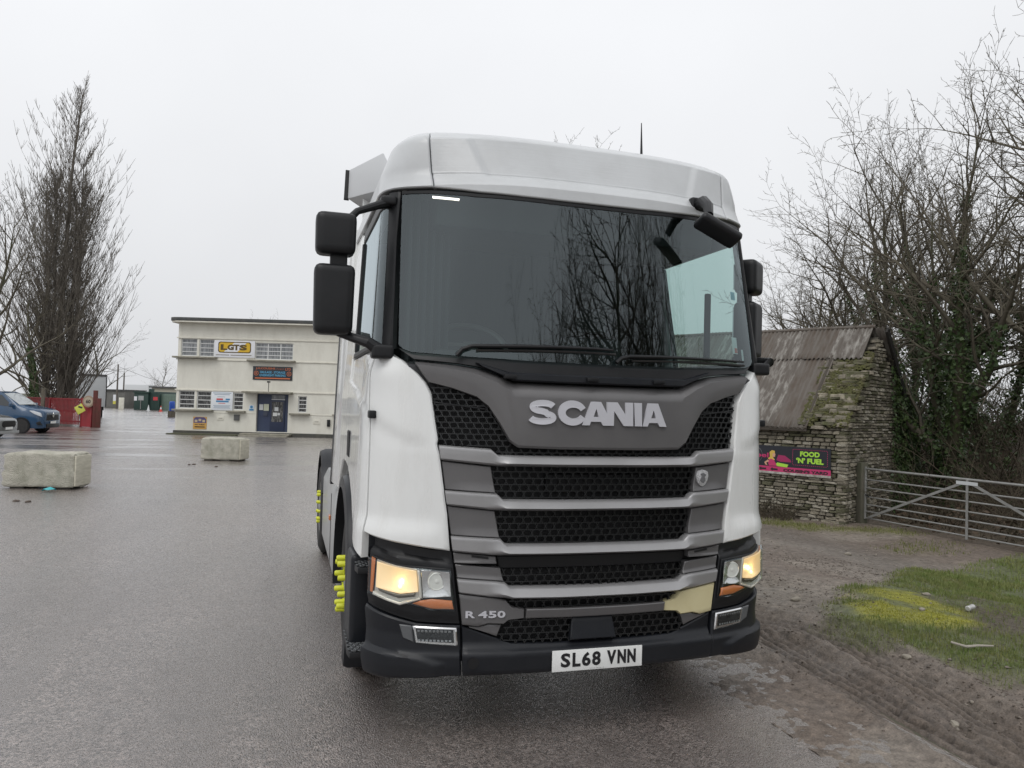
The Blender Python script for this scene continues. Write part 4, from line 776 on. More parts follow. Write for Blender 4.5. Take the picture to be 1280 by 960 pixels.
# ================================================================== LEFT SIDE OF THE YARD
def at(px, D): 
    """ground position D metres ahead in the direction of a picture column"""
    lat = (px-640)/944.14*D; return (-1.6443 + lat*math.cos(YAW) + D*math.sin(YAW), -3.804 - lat*math.sin(YAW) + D*math.cos(YAW))
# --- concrete blocks
M_CONC = mat('pebbly_concrete', (.50, .48, .41), .85, col2=(.30, .295, .235), nscale=5, nlo=.4, nhi=.7, bump=.8, bscale=55, bdist=.03)
M_CONC2 = mat('smooth_concrete', (.60, .57, .47), .8, col2=(.45, .43, .34), nscale=4, stretch=(1, 1, 6), bump=.25, bscale=30)
def conc_block(name, loc, rz, L_, W2, H, label, seed):
    r = empty(name, loc, rz); tag(r, label, 'concrete block', 'concrete blocks closing off the yard'); rg = random.Random(seed)
    nx, nz_ = 26, 12; mb = MB(); V = {}
    def vert(x, y, z):
        e = .016; return (x + rg.uniform(-e, e)*.5, y + rg.uniform(-e, e), z + rg.uniform(-e, e)*.8)
    bm = bmesh.new(); bmesh.ops.create_cube(bm, size=1)
    bmesh.ops.subdivide_edges(bm, edges=bm.edges, cuts=9, use_grid_fill=True)
    for v in bm.verts:
        x, y, z = v.co; wv = (1-.04*(z+.5)); bul = .012*math.sin(x*5+seed)
        chip = rg.uniform(0, .035) if abs(abs(x)-.5) < .01 and abs(abs(z)-.5) < .01 else 0
        v.co = ((x*(L_-2*chip))*wv + rg.uniform(-.008, .008), y*W2 + rg.uniform(-.008, .008)+bul*.4, (z+.5)*H + .035 + rg.uniform(-.008, .008) + (.006*math.sin(x*9+seed) if z > .49 else 0) - chip*.6*(z > .49))
    bmesh.ops.bevel(bm, geom=[e for e in bm.edges if e.calc_face_angle(0) > R(60)], offset=.02, segments=1, affect='EDGES')
    me = bpy.data.meshes.new('block'); bm.to_mesh(me); bm.free(); link('block_body', me, M_CONC, r, 50)
    e = MB().box(L_/2-.014, L_/2+.02, -W2/2-.004, W2/2-.05, .06, H*.99); e.build('cast_end', M_CONC2, r, bevel=.012)
    for s in (-1, 1): MB().box(s*L_*.32-.12, s*L_*.32+.12, -W2*.4, W2*.4, -.01, .06).build('foot', mat('wet_concrete', (.07, .066, .055), .8), r)
conc_block('concrete_block', (-5.86, 12.14, gz1(-5.8, 12)), -.215, 1.27, .62, .62, 'mossy pebbled concrete block with teal litter lying in front of it', 3)
conc_block('concrete_block', (-3.26, 18.82, gz1(-3.2, 18.8)), -.36, 1.12, .62, .60, 'pale concrete block standing on the road before the blue office door', 8)

# --- office building
M_RENDER = mat('cream_painted_brick', (.71, .695, .62), .8, col2=(.58, .56, .49), nscale=1.0, nlo=.42, nhi=.8, stretch=(1.5, 1, .6), bump=.25, bscale=14, bdist=.02)
M_TRIM = mat('cream_trim', (.72, .70, .62), .75, col2=(.60, .58, .50), nscale=2)
M_LEDGE = mat('weathered_concrete_ledge', (.33, .31, .26), .85, col2=(.20, .19, .15), nscale=3)
M_ROOFE = mat('roof_felt_edge', (.05, .055, .055), .6, col2=(.08, .08, .075), nscale=3)
M_PANE = mat('office_pane', (.16, .17, .18), .12, col2=(.28, .29, .30), nscale=3, ndetail=2, nlo=.45, nhi=.55, stretch=(6, 1, .4))
M_PANED = mat('dark_pane', (.035, .035, .036), .12, col2=(.14, .14, .135), nscale=4, ndetail=2, nlo=.5, nhi=.56, stretch=(5, 1, 1))
M_WFRAME = mat('white_window_frame', (.66, .67, .66), .5)
M_NAVY = mat('navy_paint', (.022, .036, .085), .4, col2=(.03, .045, .09), nscale=2)
GB = -.2
bld = empty('office_building', (-7.28, 39.13, GB), math.atan2(-.28388, .95886)); tag(bld, 'cream two storey flat roofed office with rounded corner and navy door', 'building')
UO = .2        # local z of the old zero level
OPEN = {'A1': (.22, 1.06, 3.88, 4.80, 'a'), 'A2': (1.17, 1.96, 3.87, 4.78, 'a'), 'B': (4.10, 6.10, 3.80, 4.68, 'b'), 'C1': (.20, 1.03, 1.13, 2.06, 'c'), 'C2': (1.14, 1.90, 1.13, 2.05, 'c'), 'D': (3.05, 3.58, 1.12, 2.01, 'd'),
        'E': (6.45, 6.91, 1.08, 1.93, 'd'), 'door': (4.28, 5.94, .02, 2.0, 'door'), 'F': (8.6, 10.4, 1.1, 1.95, 'c'), 'G': (8.6, 11.0, 3.75, 4.62, 'b')}
us = sorted({.18, 13.5} | {v[0] for v in OPEN.values()} | {v[1] for v in OPEN.values()}); zs = sorted({-.02, 5.62} | {v[2] for v in OPEN.values()} | {v[3] for v in OPEN.values()})
mb = MB()
for a, b in zip(us, us[1:]):
    for c, d in zip(zs, zs[1:]):
        mu_, mz_ = (a+b)/2, (c+d)/2
        if any(v[0] < mu_ < v[1] and v[2] < mz_ < v[3] for v in OPEN.values()): continue
        mb.add([(a, 0, c+UO), (b, 0, c+UO), (b, 0, d+UO), (a, 0, d+UO)], [(0, 1, 2, 3)])
for v in OPEN.values():
    a, b, c, d = v[0], v[1], v[2]+UO, v[3]+UO; dp = .14 if v[4] != 'door' else .30
    mb.add([(a, 0, c), (b, 0, c), (b, 0, d), (a, 0, d), (a, dp, c), (b, dp, c), (b, dp, d), (a, dp, d)], [(0, 4, 5, 1), (1, 5, 6, 2), (2, 6, 7, 3), (3, 7, 4, 0)])
arc_ = [(.18-.18*math.sin(R(t)), .18-.18*math.cos(R(t))) for t in range(0, 91, 10)]
for (a, b), (c, d) in zip(arc_ + [(0, .18)], arc_[1:] + [(0, .18), (0, 9)]):
    if (a, b) != (c, d): mb.add([(a, b, -.02+UO), (c, d, -.02+UO), (c, d, 5.62+UO), (a, b, 5.62+UO)], [(0, 3, 2, 1)])
mb.add([(13.5, 0, .18), (13.5, 9, .18), (13.5, 9, 5.82), (13.5, 0, 5.82), (0, 9, .18), (0, 9, 5.82)], [(0, 1, 2, 3), (1, 4, 5, 2)])
mb.build('wall', M_RENDER, bld, smooth=30, recalc=False)
MB().box(-.02, 13.5, -.03, 8.9, -.1, .178).build('plinth', mat('dark_plinth', (.06, .06, .055), .8, col2=(.09, .085, .07), nscale=3), bld)
poly = [(13.8, -.45), (.3, -.45), (.0, -.42), (-.25, -.25), (-.36, .05), (-.36, 9.2), (13.8, 9.2)]
MB().prism([(x, y) for x, y in poly], 5.69+UO, 5.87+UO, fn=lambda x, y, z: (x, z, y)).build('roof', M_ROOFE, bld, bevel=.03)
MB().prism([(x*.985+.05, y*.96) for x, y in poly], 5.622+UO, 5.688+UO, fn=lambda x, y, z: (x, z, y)).build('roof_soffit', M_TRIM, bld)
for z0, z1 in ((4.80, 4.86), (3.68, 3.74), (2.07, 2.14), (.94, .98)):
    y0 = -.045 if z0 != .94 else -.02
    for a_, b_ in (((-.01, 13.4),) if z0 != .94 else ((-.01, 4.22), (6.0, 13.4))): MB().box(a_, b_, y0, .0-.001, z0+UO, z1+UO).build('string_course', M_TRIM, bld, bevel=.008)
for a, b, z, pr in ((-.12, 2.15, 3.79, .30), (3.77, 6.26, 3.71, .30), (-.05, 2.04, 1.03, .26), (2.78, 3.74, 1.02, .26), (6.05, 7.1, .97, .26), (8.3, 10.7, .97, .26)):
    MB().box(a, b, -pr, .10, z+UO-.03, z+UO+.06).build('window_ledge', M_LEDGE, bld, bevel=.015)
MB().box(3.65, 6.19, -.55, -.002, 2.02+UO, 2.12+UO).build('door_canopy', M_LEDGE, bld, bevel=.02)
def window(op, cols, rows, pm):
    a, b, c, d, _ = op; c += UO; d += UO; fr = MB(); w = .045
    fr.box(a, a+w, .06, .12, c, d); fr.box(b-w, b, .06, .12, c, d); fr.box(a+w, b-w, .06, .12, c, c+w); fr.box(a+w, b-w, .06, .12, d-w, d)
    f = fr.build('window', M_WFRAME, bld)
    for i in range(1, cols): x = a + (b-a)*i/cols; MB().box(x-.025, x+.025, .058, .118, c+w, d-w).build('mullion', M_WFRAME, f)
    for j in range(1, rows): z = c + (d-c)*j/rows; MB().box(a+w, b-w, .064, .11, z-.018, z+.018).build('glazing_bar', M_WFRAME, f)
    for i in range(cols):
        for j in range(rows):
            x0, x1 = a+(b-a)*i/cols+.02, a+(b-a)*(i+1)/cols-.02; z0, z1 = c+(d-c)*j/rows+.012, c+(d-c)*(j+1)/rows-.012
            MB().box(x0, x1, .085, .095, z0, z1).build('pane', pm, f)
for k, cols, rows, pm in (('A1', 1, 4, M_PANE), ('A2', 1, 4, M_PANE), ('B', 3, 4, M_PANE), ('C1', 1, 4, M_PANED), ('C2', 1, 4, M_PANED), ('D', 1, 4, M_PANED), ('E', 1, 4, M_PANED), ('F', 2, 4, M_PANED), ('G', 3, 4, M_PANE)): window(OPEN[k], cols, rows, pm)
dz = UO
dr = MB().box(4.29, 5.93, .17, .25, .02+dz, 1.995+dz).build('door_frame', M_NAVY, bld)
MB().box(4.97, 5.73, .12, .168, .04+dz, 1.70+dz).build('door_leaf', mat('navy_door', (.016, .026, .062), .35), dr, bevel=.01)
MB().box(5.05, 5.65, .112, .119, .55+dz, 1.6+dz).build('door_glass', M_PANED, dr)
MB().box(5.02, 5.72, .150, .168, 1.76+dz, 1.95+dz).build('transom_pane', M_PANE, dr)
MB().box(5.02, 5.72, .140, .149, 1.70+dz, 1.745+dz).build('transom_bar', M_WFRAME, dr)
MB().box(4.36, 4.90, .150, .168, .85+dz, 1.55+dz).build('side_panel', mat('navy_panel', (.026, .042, .095), .4), dr)
for x0, x1, z0, z1, c in ((4.40, 4.60, 1.15, 1.45, (.6, .62, .62)), (4.63, 4.90, 1.12, 1.47, (.55, .58, .45)), (5.20, 5.40, 1.12, 1.32, (.6, .62, .62)), (5.12, 5.34, .85, 1.03, (.62, .63, .62)), (5.36, 5.50, .90, 1.02, (.55, .57, .57)), (4.62, 4.84, .86, 1.1, (.05, .06, .09))):
    MB().box(x0, x1, .104, .110, z0+dz, z1+dz).build('door_notice', mat('notice_%d' % int(x0*100+z0*10), c, .6), dr)
for i, (y0, z1) in enumerate(((-.95, .06), (-.60, .14))): MB().box(3.7-.05*i, 6.15+.05*i, y0, -.031 - .0005*i, -.02+i*.081, z1).build('door_step', M_LEDGE, bld, bevel=.02)
MB().tube([(5.04, -.50, 2.12+dz), (5.04, -.50, 2.60+dz)], .018, 6).build('canopy_post', mat('post_dark', (.05, .05, .05), .6), bld); MB().box(4.97, 5.11, -.58, -.44, 2.58+dz, 2.66+dz).build('door_lamp', M_BLACK, bld, bevel=.01)
MB().box(3.15, 3.42, -.09, -.001, .57+dz, .87+dz).build('meter_box', mat('meter_grey', (.10, .10, .10), .6), bld, bevel=.01)
MB().box(8.02, 8.17, -.10, -.001, .38+dz, .74+dz).build('wall_box', M_BLACK, bld, bevel=.01)
MB().box(-.10, -.004, .35, .55, 2.1+dz, 2.35+dz).build('alarm_box', M_PLATE, bld, bevel=.02)
def board(name, u0, u1, z0, z1, m, label, cat='sign', th=.03, y=-.002):
    o = MB().box(-(u1-u0)/2, (u1-u0)/2, -th, 0, -(z1-z0)/2, (z1-z0)/2).build(name, m, None, bevel=.004)
    p_ = bld.matrix_world if False else (Matrix.Translation(bld.location) @ Matrix.Rotation(bld.rotation_euler.z, 4, 'Z')) @ Vector(((u0+u1)/2, y, (z0+z1)/2+UO))
    o.location = p_; o.rotation_euler = (0, 0, bld.rotation_euler.z); tag(o, label, cat); return o
def rrect(w, h, r, n=6):
    P_ = []
    for cx, cz, a0 in ((w/2-r, h/2-r, 0), (-w/2+r, h/2-r, 90), (-w/2+r, -h/2+r, 180), (w/2-r, -h/2+r, 270)):
        for k in range(n+1): t = R(a0 + 90*k/n); P_.append((cx + r*math.cos(t), cz + r*math.sin(t)))
    return P_
M_PRW = mat('print_white', (.74, .75, .78), .5); M_PRY = mat('print_yellow', (.66, .42, .025), .5); M_PRB = mat('print_brown', (.10, .065, .015), .5)
sg_ = board('haulage_sign', 1.97, 4.10, 3.86, 4.74, M_PRW, 'white signboard with yellow rounded logo between the upper windows')
MB().prism(rrect(1.72, .58, .12), -.036, -.031).build('logo_border', M_PRB, sg_).location.z = .09
MB().prism(rrect(1.62, .48, .10), -.040, -.0365).build('logo_field', M_PRY, sg_).location.z = .09
MB().prism([(-.55, -.24), (.15, -.24), (.62, .24), (-.02, .24)], -.043, -.0405).build('logo_flash', M_PRW, sg_).location.z = .09
for ch, x, w in (('L', -.55, .36), ('G', -.20, .34), ('T', .10, .30), ('S', .45, .40)): text(ch, w, .30, M_PRB, sg_, (x, -.046, .09), depth=.003, bold=.06)
for x0, w in ((-.62, .7), (.35, 1.1)): MB().box(x0-w/2, x0+w/2, -.034, -.031, -.335, -.305).build('print_line', M_PRB, sg_)
sb = board('company_sign', 4.04, 6.11, 2.73, 3.44, mat('sign_slate', (.022, .028, .036), .45), 'dark haulage and overnight parking board above the navy door')
M_OR = mat('print_orange', (.60, .16, .06), .5); M_BL = mat('print_blue', (.10, .38, .60), .5)
text('J.H.COUSINS', 1.02, .13, M_OR, sb, (-.38, -.033, .24), depth=.003, bold=.02); text('(Transport)', .38, .07, M_OR, sb, (.38, -.033, .235), depth=.003); text('LTD', .28, .13, M_OR, sb, (.80, -.033, .23), depth=.003, bold=.02)
text('HAULAGE · STORAGE', 1.32, .12, M_BL, sb, (0, -.033, .055), depth=.003, bold=.02); text('OVERNIGHT PARKING', 1.36, .12, M_BL, sb, (0, -.033, -.105), depth=.003, bold=.02)
MB().box(-.92, .92, -.034, -.031, -.29, -.235).build('print_line', M_OR, sb)
for s in (-1, 1):
    rn = MB().lathe([(-.034, .12), (-.031, .12)], 'y', (s*.86, 0, -.01), 24); rg_ = rn.build('roundel', M_OR, sb); MB().lathe([(-.037, .095), (-.0345, .095)], 'y', (s*.86, 0, -.01), 24).build('roundel_field', mat('sign_slate2', (.03, .035, .04), .5), rg_)
    text('S' if s < 0 else 'C', .08, .11, M_OR, rg_, (s*.86, -.039, -.01), depth=.003, bold=.03)
sn = board('parking_banner', 1.92, 3.04, 1.08, 2.05, mat('banner_white', (.70, .73, .76), .5), 'white parking banner with red and blue print between ground floor windows', 'banner')
M_RED = mat('print_red', (.55, .05, .06), .5); M_BLP = mat('print_bluep', (.05, .22, .42), .5); M_GRYP = mat('print_pale', (.40, .46, .52), .5)
for z, w, h, mm, x in ((.42, .95, .05, M_GRYP, 0), (.34, .8, .05, M_GRYP, 0), (.22, .4, .035, M_GRYP, -.05), (.09, .34, .085, M_RED, -.12), (.09, .22, .085, M_BLP, .30), (-.02, .66, .085, M_BLP, .02), (-.12, .36, .03, M_RED, 0), (-.24, .9, .04, M_GRYP, 0), (-.30, .8, .04, M_GRYP, 0), (-.36, .86, .04, M_GRYP, 0)):
    MB().box(x-w/2, x+w/2, -.034, -.031, z-h/2, z+h/2).build('print_line', mm, sn)
ys_ = board('warning_sign', 1.01, 1.72, .07, .71, mat('sign_amber', (.62, .36, .10), .55), 'amber notice with purple picture band at the wall base', th=.02)
MB().prism([(-.33, .0), (.33, .0), (.33, .20), (.22, .30), (-.22, .30), (-.33, .20)], -.024, -.021).build('picture_band', mat('print_purple', (.09, .075, .20), .5), ys_)
for x in (-.20, 0, .20): MB().box(x-.07, x+.07, -.027, -.0245, .04+.05*(x == 0), .16+.05*(x == 0)).build('picture', mat('print_cream', (.55, .45, .28), .5), ys_)
text('NOT PUBLIC', .52, .07, M_INK, ys_, (0, -.023, -.085), depth=.003, bold=.03); MB().box(-.26, .26, -.024, -.021, -.235, -.185).build('print_line', M_INK, ys_)
bs = board('mandatory_sign', 3.90, 4.16, 1.09, 1.39, mat('sign_bluewhite', (.60, .66, .72), .5), 'small blue and white safety sign beside the navy door', th=.012)
MB().lathe([(-.016, .075), (-.0125, .075)], 'y', (0, 0, .055), 20).build('roundel', M_BLP, bs); MB().box(-.11, .11, -.016, -.0125, -.13, -.04).build('print_line', M_BLP, bs)
for u0, u1, z0, z1, lb in ((2.25, 2.61, .54, .76, 'small pale plate on the wall beside the amber notice'), (7.28, 7.64, .47, .74, 'small pale plate on the wall right of the door')):
    pl = board('wall_plate', u0, u1, z0, z1, M_TRIM, lb, 'plate', th=.015); MB().box(-.10, .10, -.018, -.0155, -.005, .03).build('print_line', mat('print_faint', (.3, .28, .24), .6), pl)
# kerb strip of weeds in front of the office
tag(MB().box(0, 3.6, -.9, -.04, -.02, .05).build('plinth_kerb', mat('mossy_kerb', (.09, .085, .06), .9, col2=(.07, .08, .04), nscale=5, bump=.5, bscale=20), bld), None)

# --- red gate and fence
M_RED2 = mat('red_paint', (.26, .022, .028), .5, col2=(.17, .022, .026), nscale=2); M_WOOD = mat('grey_wood', (.14, .12, .095), .85, col2=(.09, .08, .06), nscale=6, stretch=(1, 1, .2))
fx0, fy0 = at(22, 46.5); fx1, fy1 = at(101, 44.2); fl = math.hypot(fx1-fx0, fy1-fy0)
fn_ = empty('red_fence', (fx0, fy0, GB), math.atan2(fy1-fy0, fx1-fx0)); tag(fn_, 'red upright slat fence behind the parked van', 'fence')
k = int(fl/.115)
sm = MB().box(-.035, .035, -.012, .012, .12, 1.62).mesh('slat', .004, 1)
for i in range(k):
    s_ = link('slat', sm, None if sm.materials else M_RED2, fn_); s_.location = (.06 + i*fl/k, 0, 0)
for z in (.3, .9, 1.60): MB().box(0, fl, .014, .06, z-.05, z+.05).build('rail', M_RED2, fn_, bevel=.006)
for x in (.9, fl*.55): MB().box(x-.05, x+.05, -.09, -.02, 0, 1.66).build('post', M_RED2, fn_, bevel=.006)
gx, gy = at(110, 44.0); gt_ = empty('red_gate_panel', (gx, gy, GB), math.atan2(fy1-fy0, fx1-fx0)); tag(gt_, 'solid red gate end with a yellow diamond board hung on it', 'gate')
MB().box(-.42, .42, -.03, .03, .02, 1.68).build('panel', mat('bright_red_paint', (.33, .025, .035), .45, col2=(.27, .022, .03), nscale=2), gt_, bevel=.01)
for x in (-.44, .44): MB().box(x-.04, x+.04, -.05, .05, 0, 1.70).build('gate_stile', M_RED2, gt_, bevel=.008)
for j, (px_, hh, lb) in enumerate(((120.5, 2.15, 'tall rusty red gate post ending the red gate'), (125, 1.7, 'short rusty red post beside the tall gate post'))):
    x, y = at(px_, 43.8); tag(MB().box(x-.11, x+.11, y-.11, y+.11, GB-.1, GB+hh).build('gate_post', mat('rusty_red', (.13, .03, .028), .8, col2=(.09, .035, .025), nscale=5), None, bevel=.02), lb, 'post')
x, y = at(55, 45.0); tag(MB().box(x-.09, x+.09, y-.09, y+.09, GB-.1, GB+2.2).build('timber_post', M_WOOD, None, bevel=.02), 'weathered grey timber post standing in front of the red fence', 'post')
x, y = at(101.5, 43.7); d_ = MB().prism([(0, -.34), (.34, 0), (0, .34), (-.34, 0)], -.015, .015).build('diamond_sign', mat('print_lime', (.58, .60, .10), .5), None, bevel=.003); d_.location = (x, y, GB+1.05); d_.rotation_euler = (0, .25, -YAW); tag(d_, 'lime yellow diamond board fixed to the red gate', 'sign'); MB().box(-.12, .12, -.02, -.0155, .06, .16).build('print_line', M_INK, d_)
x, y = at(111.8, 43.7); r_ = MB().lathe([(-.02, .34), (.02, .34)], 'y', (0, 0, 0), 28).build('round_sign', mat('sign_tan', (.30, .22, .16), .6), None, bevel=.004); r_.location = (x, y, GB+1.5); r_.rotation_euler = (0, 0, -YAW); tag(r_, 'round tan speed sign on top of the red gate', 'sign')
MB().lathe([(-.026, .25), (-.0205, .25)], 'y', (0, 0, 0), 28).build('sign_face', mat('sign_cream', (.42, .36, .27), .6), r_); text('60', .28, .22, mat('print_dk', (.05, .04, .035), .6), r_, (0, -.029, 0), depth=.004, bold=.04)

# --- vehicles
def loft(stations, nseg, m, parent, name, sub=1):
    """stations: (x, list of (half width, z)) from nose to tail; mirrored body skin"""
    V = []; F = []; n = None
    for x, prof in stations:
        ring = [(x, -w, z) for w, z in prof] + [(x, w, z) for w, z in reversed(prof)]; n = len(ring); V += ring
    for i in range(len(stations)-1):
        for j in range(n): F.append((i*n+j, i*n+(j+1) % n, (i+1)*n+(j+1) % n, (i+1)*n+j))
    F += [tuple(range(n)), tuple((len(stations)-1)*n+j for j in range(n-1, -1, -1))]
    me = bpy.data.meshes.new(name); me.from_pydata(V, [], F); bm = bmesh.new(); bm.from_mesh(me); bmesh.ops.recalc_face_normals(bm, faces=bm.faces); bm.to_mesh(me); bm.free()
    o = link(name, me, m, parent, 50); return o
def road_wheel(parent, x, y, r, w, rimm, sg):
    tw = MB().lathe([(sg*a, b) for a, b in [(-w/2, r*.6), (-w/2, r*.9), (-w/2+.03, r), (w/2-.03, r), (w/2, r*.9), (w/2, r*.66)]], 'y', (x, y, r), 28).build('wheel', M_RUBBER, parent)
    MB().lathe([(sg*(w/2-.06), r*.66), (sg*(w/2), r*.66), (sg*(w/2-.01), r*.60), (sg*(w/2-.05), r*.58)], 'y', (x, y, r), 28).build('rim', rimm, tw)
    for k in range(10):
        a = 2*PI*k/10; b = MB().bar((x + .06*math.cos(a), y + sg*(w/2-.03), r + .06*math.sin(a)), (x + r*.62*math.cos(a+.1), y + sg*(w/2-.02), r + r*.62*math.sin(a+.1)), .035, .02); b.build('spoke', rimm, tw)
    MB().lathe([(sg*(w/2-.05), 0), (sg*(w/2-.052), r*.6)], 'y', (x, y, r), 20).build('rim_back', M_DEEP, tw)
def van(loc, rz):
    v = empty('parked_van', loc, rz); tag(v, 'blue panel van with black grille parked by the red fence', 'van'); body = mat('van_blue', (.024, .072, .15), .25, coat=.6, col2=(.02, .06, .125), nscale=2)
    W = lambda a, b, c, d, e: [(a, .30), (b, .50), (c, .80), (d, 1.02), (e, 1.10)]
    st = [(.93, [(.60, .28), (.72, .45), (.72, .70), (.66, .95), (.50, 1.00)]), (.86, [(.78, .25), (.86, .45), (.86, .72), (.80, 1.02), (.62, 1.07)]), (.60, [(.88, .24), (.94, .45), (.95, .75), (.90, 1.10), (.74, 1.16)]),
          (.0, [(.90, .24), (.96, .45), (.97, .78), (.93, 1.18), (.80, 1.27)]), (-.22, [(.90, .24), (.96, .45), (.97, .80), (.94, 1.22), (.82, 1.33)]), (-.95, [(.91, .24), (.97, .45), (.98, .82), (.95, 1.28), (.76, 1.86)]), (-1.2, [(.91, .24), (.97, .45), (.98, .82), (.95, 1.30), (.76, 1.95)]),
          (-2.4, [(.91, .24), (.97, .45), (.98, .82), (.96, 1.30), (.80, 1.98)]), (-4.0, [(.91, .26), (.97, .45), (.98, .82), (.96, 1.30), (.80, 1.97)]), (-4.1, [(.85, .3), (.93, .45), (.94, .82), (.92, 1.30), (.77, 1.92)])]
    b = loft(st, 0, body, v, 'body')
    gl = mat('van_glass', (.03, .035, .04), .06, coat=.4)
    MB().add([(-.20, -.80, 1.345), (-.20, .80, 1.345), (-.93, .74, 1.86), (-.93, -.74, 1.86), (-.14, 0, 1.36), (-.90, 0, 1.90)], [(0, 4, 5, 3), (4, 1, 2, 5)]).build('windscreen', mat('van_screen', (.30, .33, .34), .05, coat=.5), v, recalc=False)
    for s in (-1, 1):
        MB().add([(-.42, s*.952, 1.25), (-1.28, s*.968, 1.32), (-1.28, s*.845, 1.80), (-.98, s*.835, 1.78)], [(0, 1, 2, 3)]).build('side_window', gl, v, recalc=False)
        MB().prism([(.86, .80), (.55, .92), (.30, 1.08), (.50, 1.08), (.80, .98)], s*.62, s*.955, fn=lambda x, y, z: (x, y*(.985 if x > .7 else 1.0), z)).build('headlamp', mat('van_lamp', (.62, .65, .68), .15), v, bevel=.02)
        rbox('door_mirror', (-.42, s*1.10, 1.33), (.14, .2, .2), body, v, 0, .05)
        MB().lathe([(s*0, .40), (s*.02, .40), (s*.02, .33)], 'y', (0, s*.962, .36), 24).build('arch_lip', M_BLACK, v)
        for x in (0, -3.1): road_wheel(v, x, s*.88, .34, .22, mat('van_rim', (.03, .03, .032), .35, .5), s)
        MB().prism([(.88, .42), (.70, .40), (.62, .52), (.80, .58)], s*.60, s*.93).build('bumper_vent', M_DEEP, v, bevel=.01)
    MB().add([(.945, -.60, .62), (.945, .60, .62), (.93, .56, .90), (.93, -.56, .90), (.88, -.60, .62), (.88, .60, .62), (.88, .56, .90), (.88, -.56, .90)], [(0, 1, 2, 3), (0, 4, 5, 1), (2, 6, 7, 3), (1, 5, 6, 2), (0, 3, 7, 4), (4, 7, 6, 5)]).build('grille', M_DEEP, v, bevel=.02)
    MB().box(.93, .965, -.60, .60, .28, .46).build('lower_grille', M_BLACK, v, bevel=.015); MB().box(.94, .965, -.62, .62, .925, .945).build('grille_trim', M_CHROME, v); MB().prism([(-.09, 0), (0, .12), (.09, 0), (0, -.12)], .945, .965, fn=lambda x, y, z: (y, x, z+.86)).build('diamond_emblem', M_CHROME, v)
    MB().box(.966, .974, -.26, .26, .47, .58).build('number_plate', M_PLATE, v); return v
van((-13.41, 37.8, GB), R(-10.8))
def car(loc, rz):
    v = empty('parked_car', loc, rz); tag(v, 'grey car parked in front of the blue van', 'car'); body = mat('car_grey', (.16, .17, .175), .25, .4, coat=.6)
    st = [(.90, [(.55, .26), (.66, .42), (.66, .58), (.60, .72), (.45, .75)]), (.80, [(.74, .22), (.82, .42), (.82, .62), (.76, .80), (.58, .84)]), (.5, [(.82, .22), (.89, .42), (.90, .66), (.84, .90), (.66, .94)]), (-.35, [(.84, .22), (.90, .42), (.91, .70), (.86, 1.0), (.72, 1.06)]),
          (-1.15, [(.84, .22), (.90, .42), (.91, .72), (.85, 1.02), (.62, 1.50)]), (-2.2, [(.84, .22), (.90, .42), (.91, .72), (.85, 1.02), (.64, 1.54)]), (-3.1, [(.84, .22), (.90, .42), (.91, .72), (.84, 1.02), (.60, 1.40)]), (-3.45, [(.7, .3), (.82, .42), (.83, .72), (.78, .98), (.55, 1.0)])]
    loft(st, 0, body, v, 'body')
    MB().add([(-.36, -.70, 1.07), (-.36, .70, 1.07), (-1.13, .60, 1.51), (-1.13, -.60, 1.51)], [(0, 1, 2, 3)]).build('windscreen', mat('van_glass2', (.03, .035, .04), .06), v, recalc=False)
    MB().prism(rrect(1.0, .26, .12), .86, .92, fn=lambda x, y, z: (y, x, z+.62)).build('grille', M_DEEP, v, bevel=.01); MB().box(.86, .925, -.26, .26, .40, .50).build('number_plate', M_PLATE, v)
    MB().box(.80, .915, -.80, .80, .22, .34).build('lower_bumper', mat('bumper_silver', (.30, .31, .31), .35), v, bevel=.02)
    for s in (-1, 1):
        MB().prism([(.82, .62), (.46, .76), (.40, .86), (.78, .76)], s*.58, s*.87, fn=lambda x, y, z: (x, y*(.96 if x > .7 else 1), z)).build('headlamp', mat('van_lamp', (.62, .65, .68), .15), v, bevel=.02)
        for x in (0, -2.6): road_wheel(v, x, s*.80, .32, .21, M_RIM, s)
car((-13.43, 31.95, GB), R(-10))
# --- far end of the yard
def thing_box(name, px0, px1, D, z0, z1, depth, m, label, cat, parts=None, rz=-YAW):
    a = at(px0, D); b = at(px1, D); w = math.hypot(b[0]-a[0], b[1]-a[1]); r = empty(name, ((a[0]+b[0])/2, (a[1]+b[1])/2, GB), rz); tag(r, label, cat)
    MB().box(-w/2, w/2, 0, depth, z0, z1).build('body', m, r, bevel=.03); return r, w
M_GRN = mat('dark_green_steel', (.018, .045, .038), .55, col2=(.025, .055, .045), nscale=1); M_PGRN = mat('pale_green_steel', (.16, .22, .18), .6, col2=(.12, .17, .14), nscale=1); M_FWH = mat('far_white', (.62, .64, .65), .6)
r, w = thing_box('site_cabin', 168.5, 186, 100, 0, 2.25, 3, M_GRN, 'dark green steel site cabin with pale notice boards', 'cabin')
MB().box(-w/2-.1, w/2+.1, -.15, 3.1, 2.25, 2.42).build('roof', M_GRN, r); MB().box(.0-.35, .35, -.04, -.001, 1.25, 1.85).build('notice', mat('far_notice', (.35, .36, .36), .6), r); MB().box(-w/2+.02, -w/2+.4, -.04, -.001, 1.2, 1.75).build('notice', M_PRW, r); MB().box(-.04, .04, -.08, -.041, .1, 1.3).build('notice_post', M_RIM, r)
r, w = thing_box('shipping_container', 186.2, 200, 100.4, 0, 2.45, 6, M_GRN, 'dark green container with a red notice beside the site cabin', 'container')
for i in range(8): MB().box(-w/2+.06+i*w/8, -w/2+.06+i*w/8+.09, -.04, -.001, .1, 2.35).build('rib', M_GRN, r)
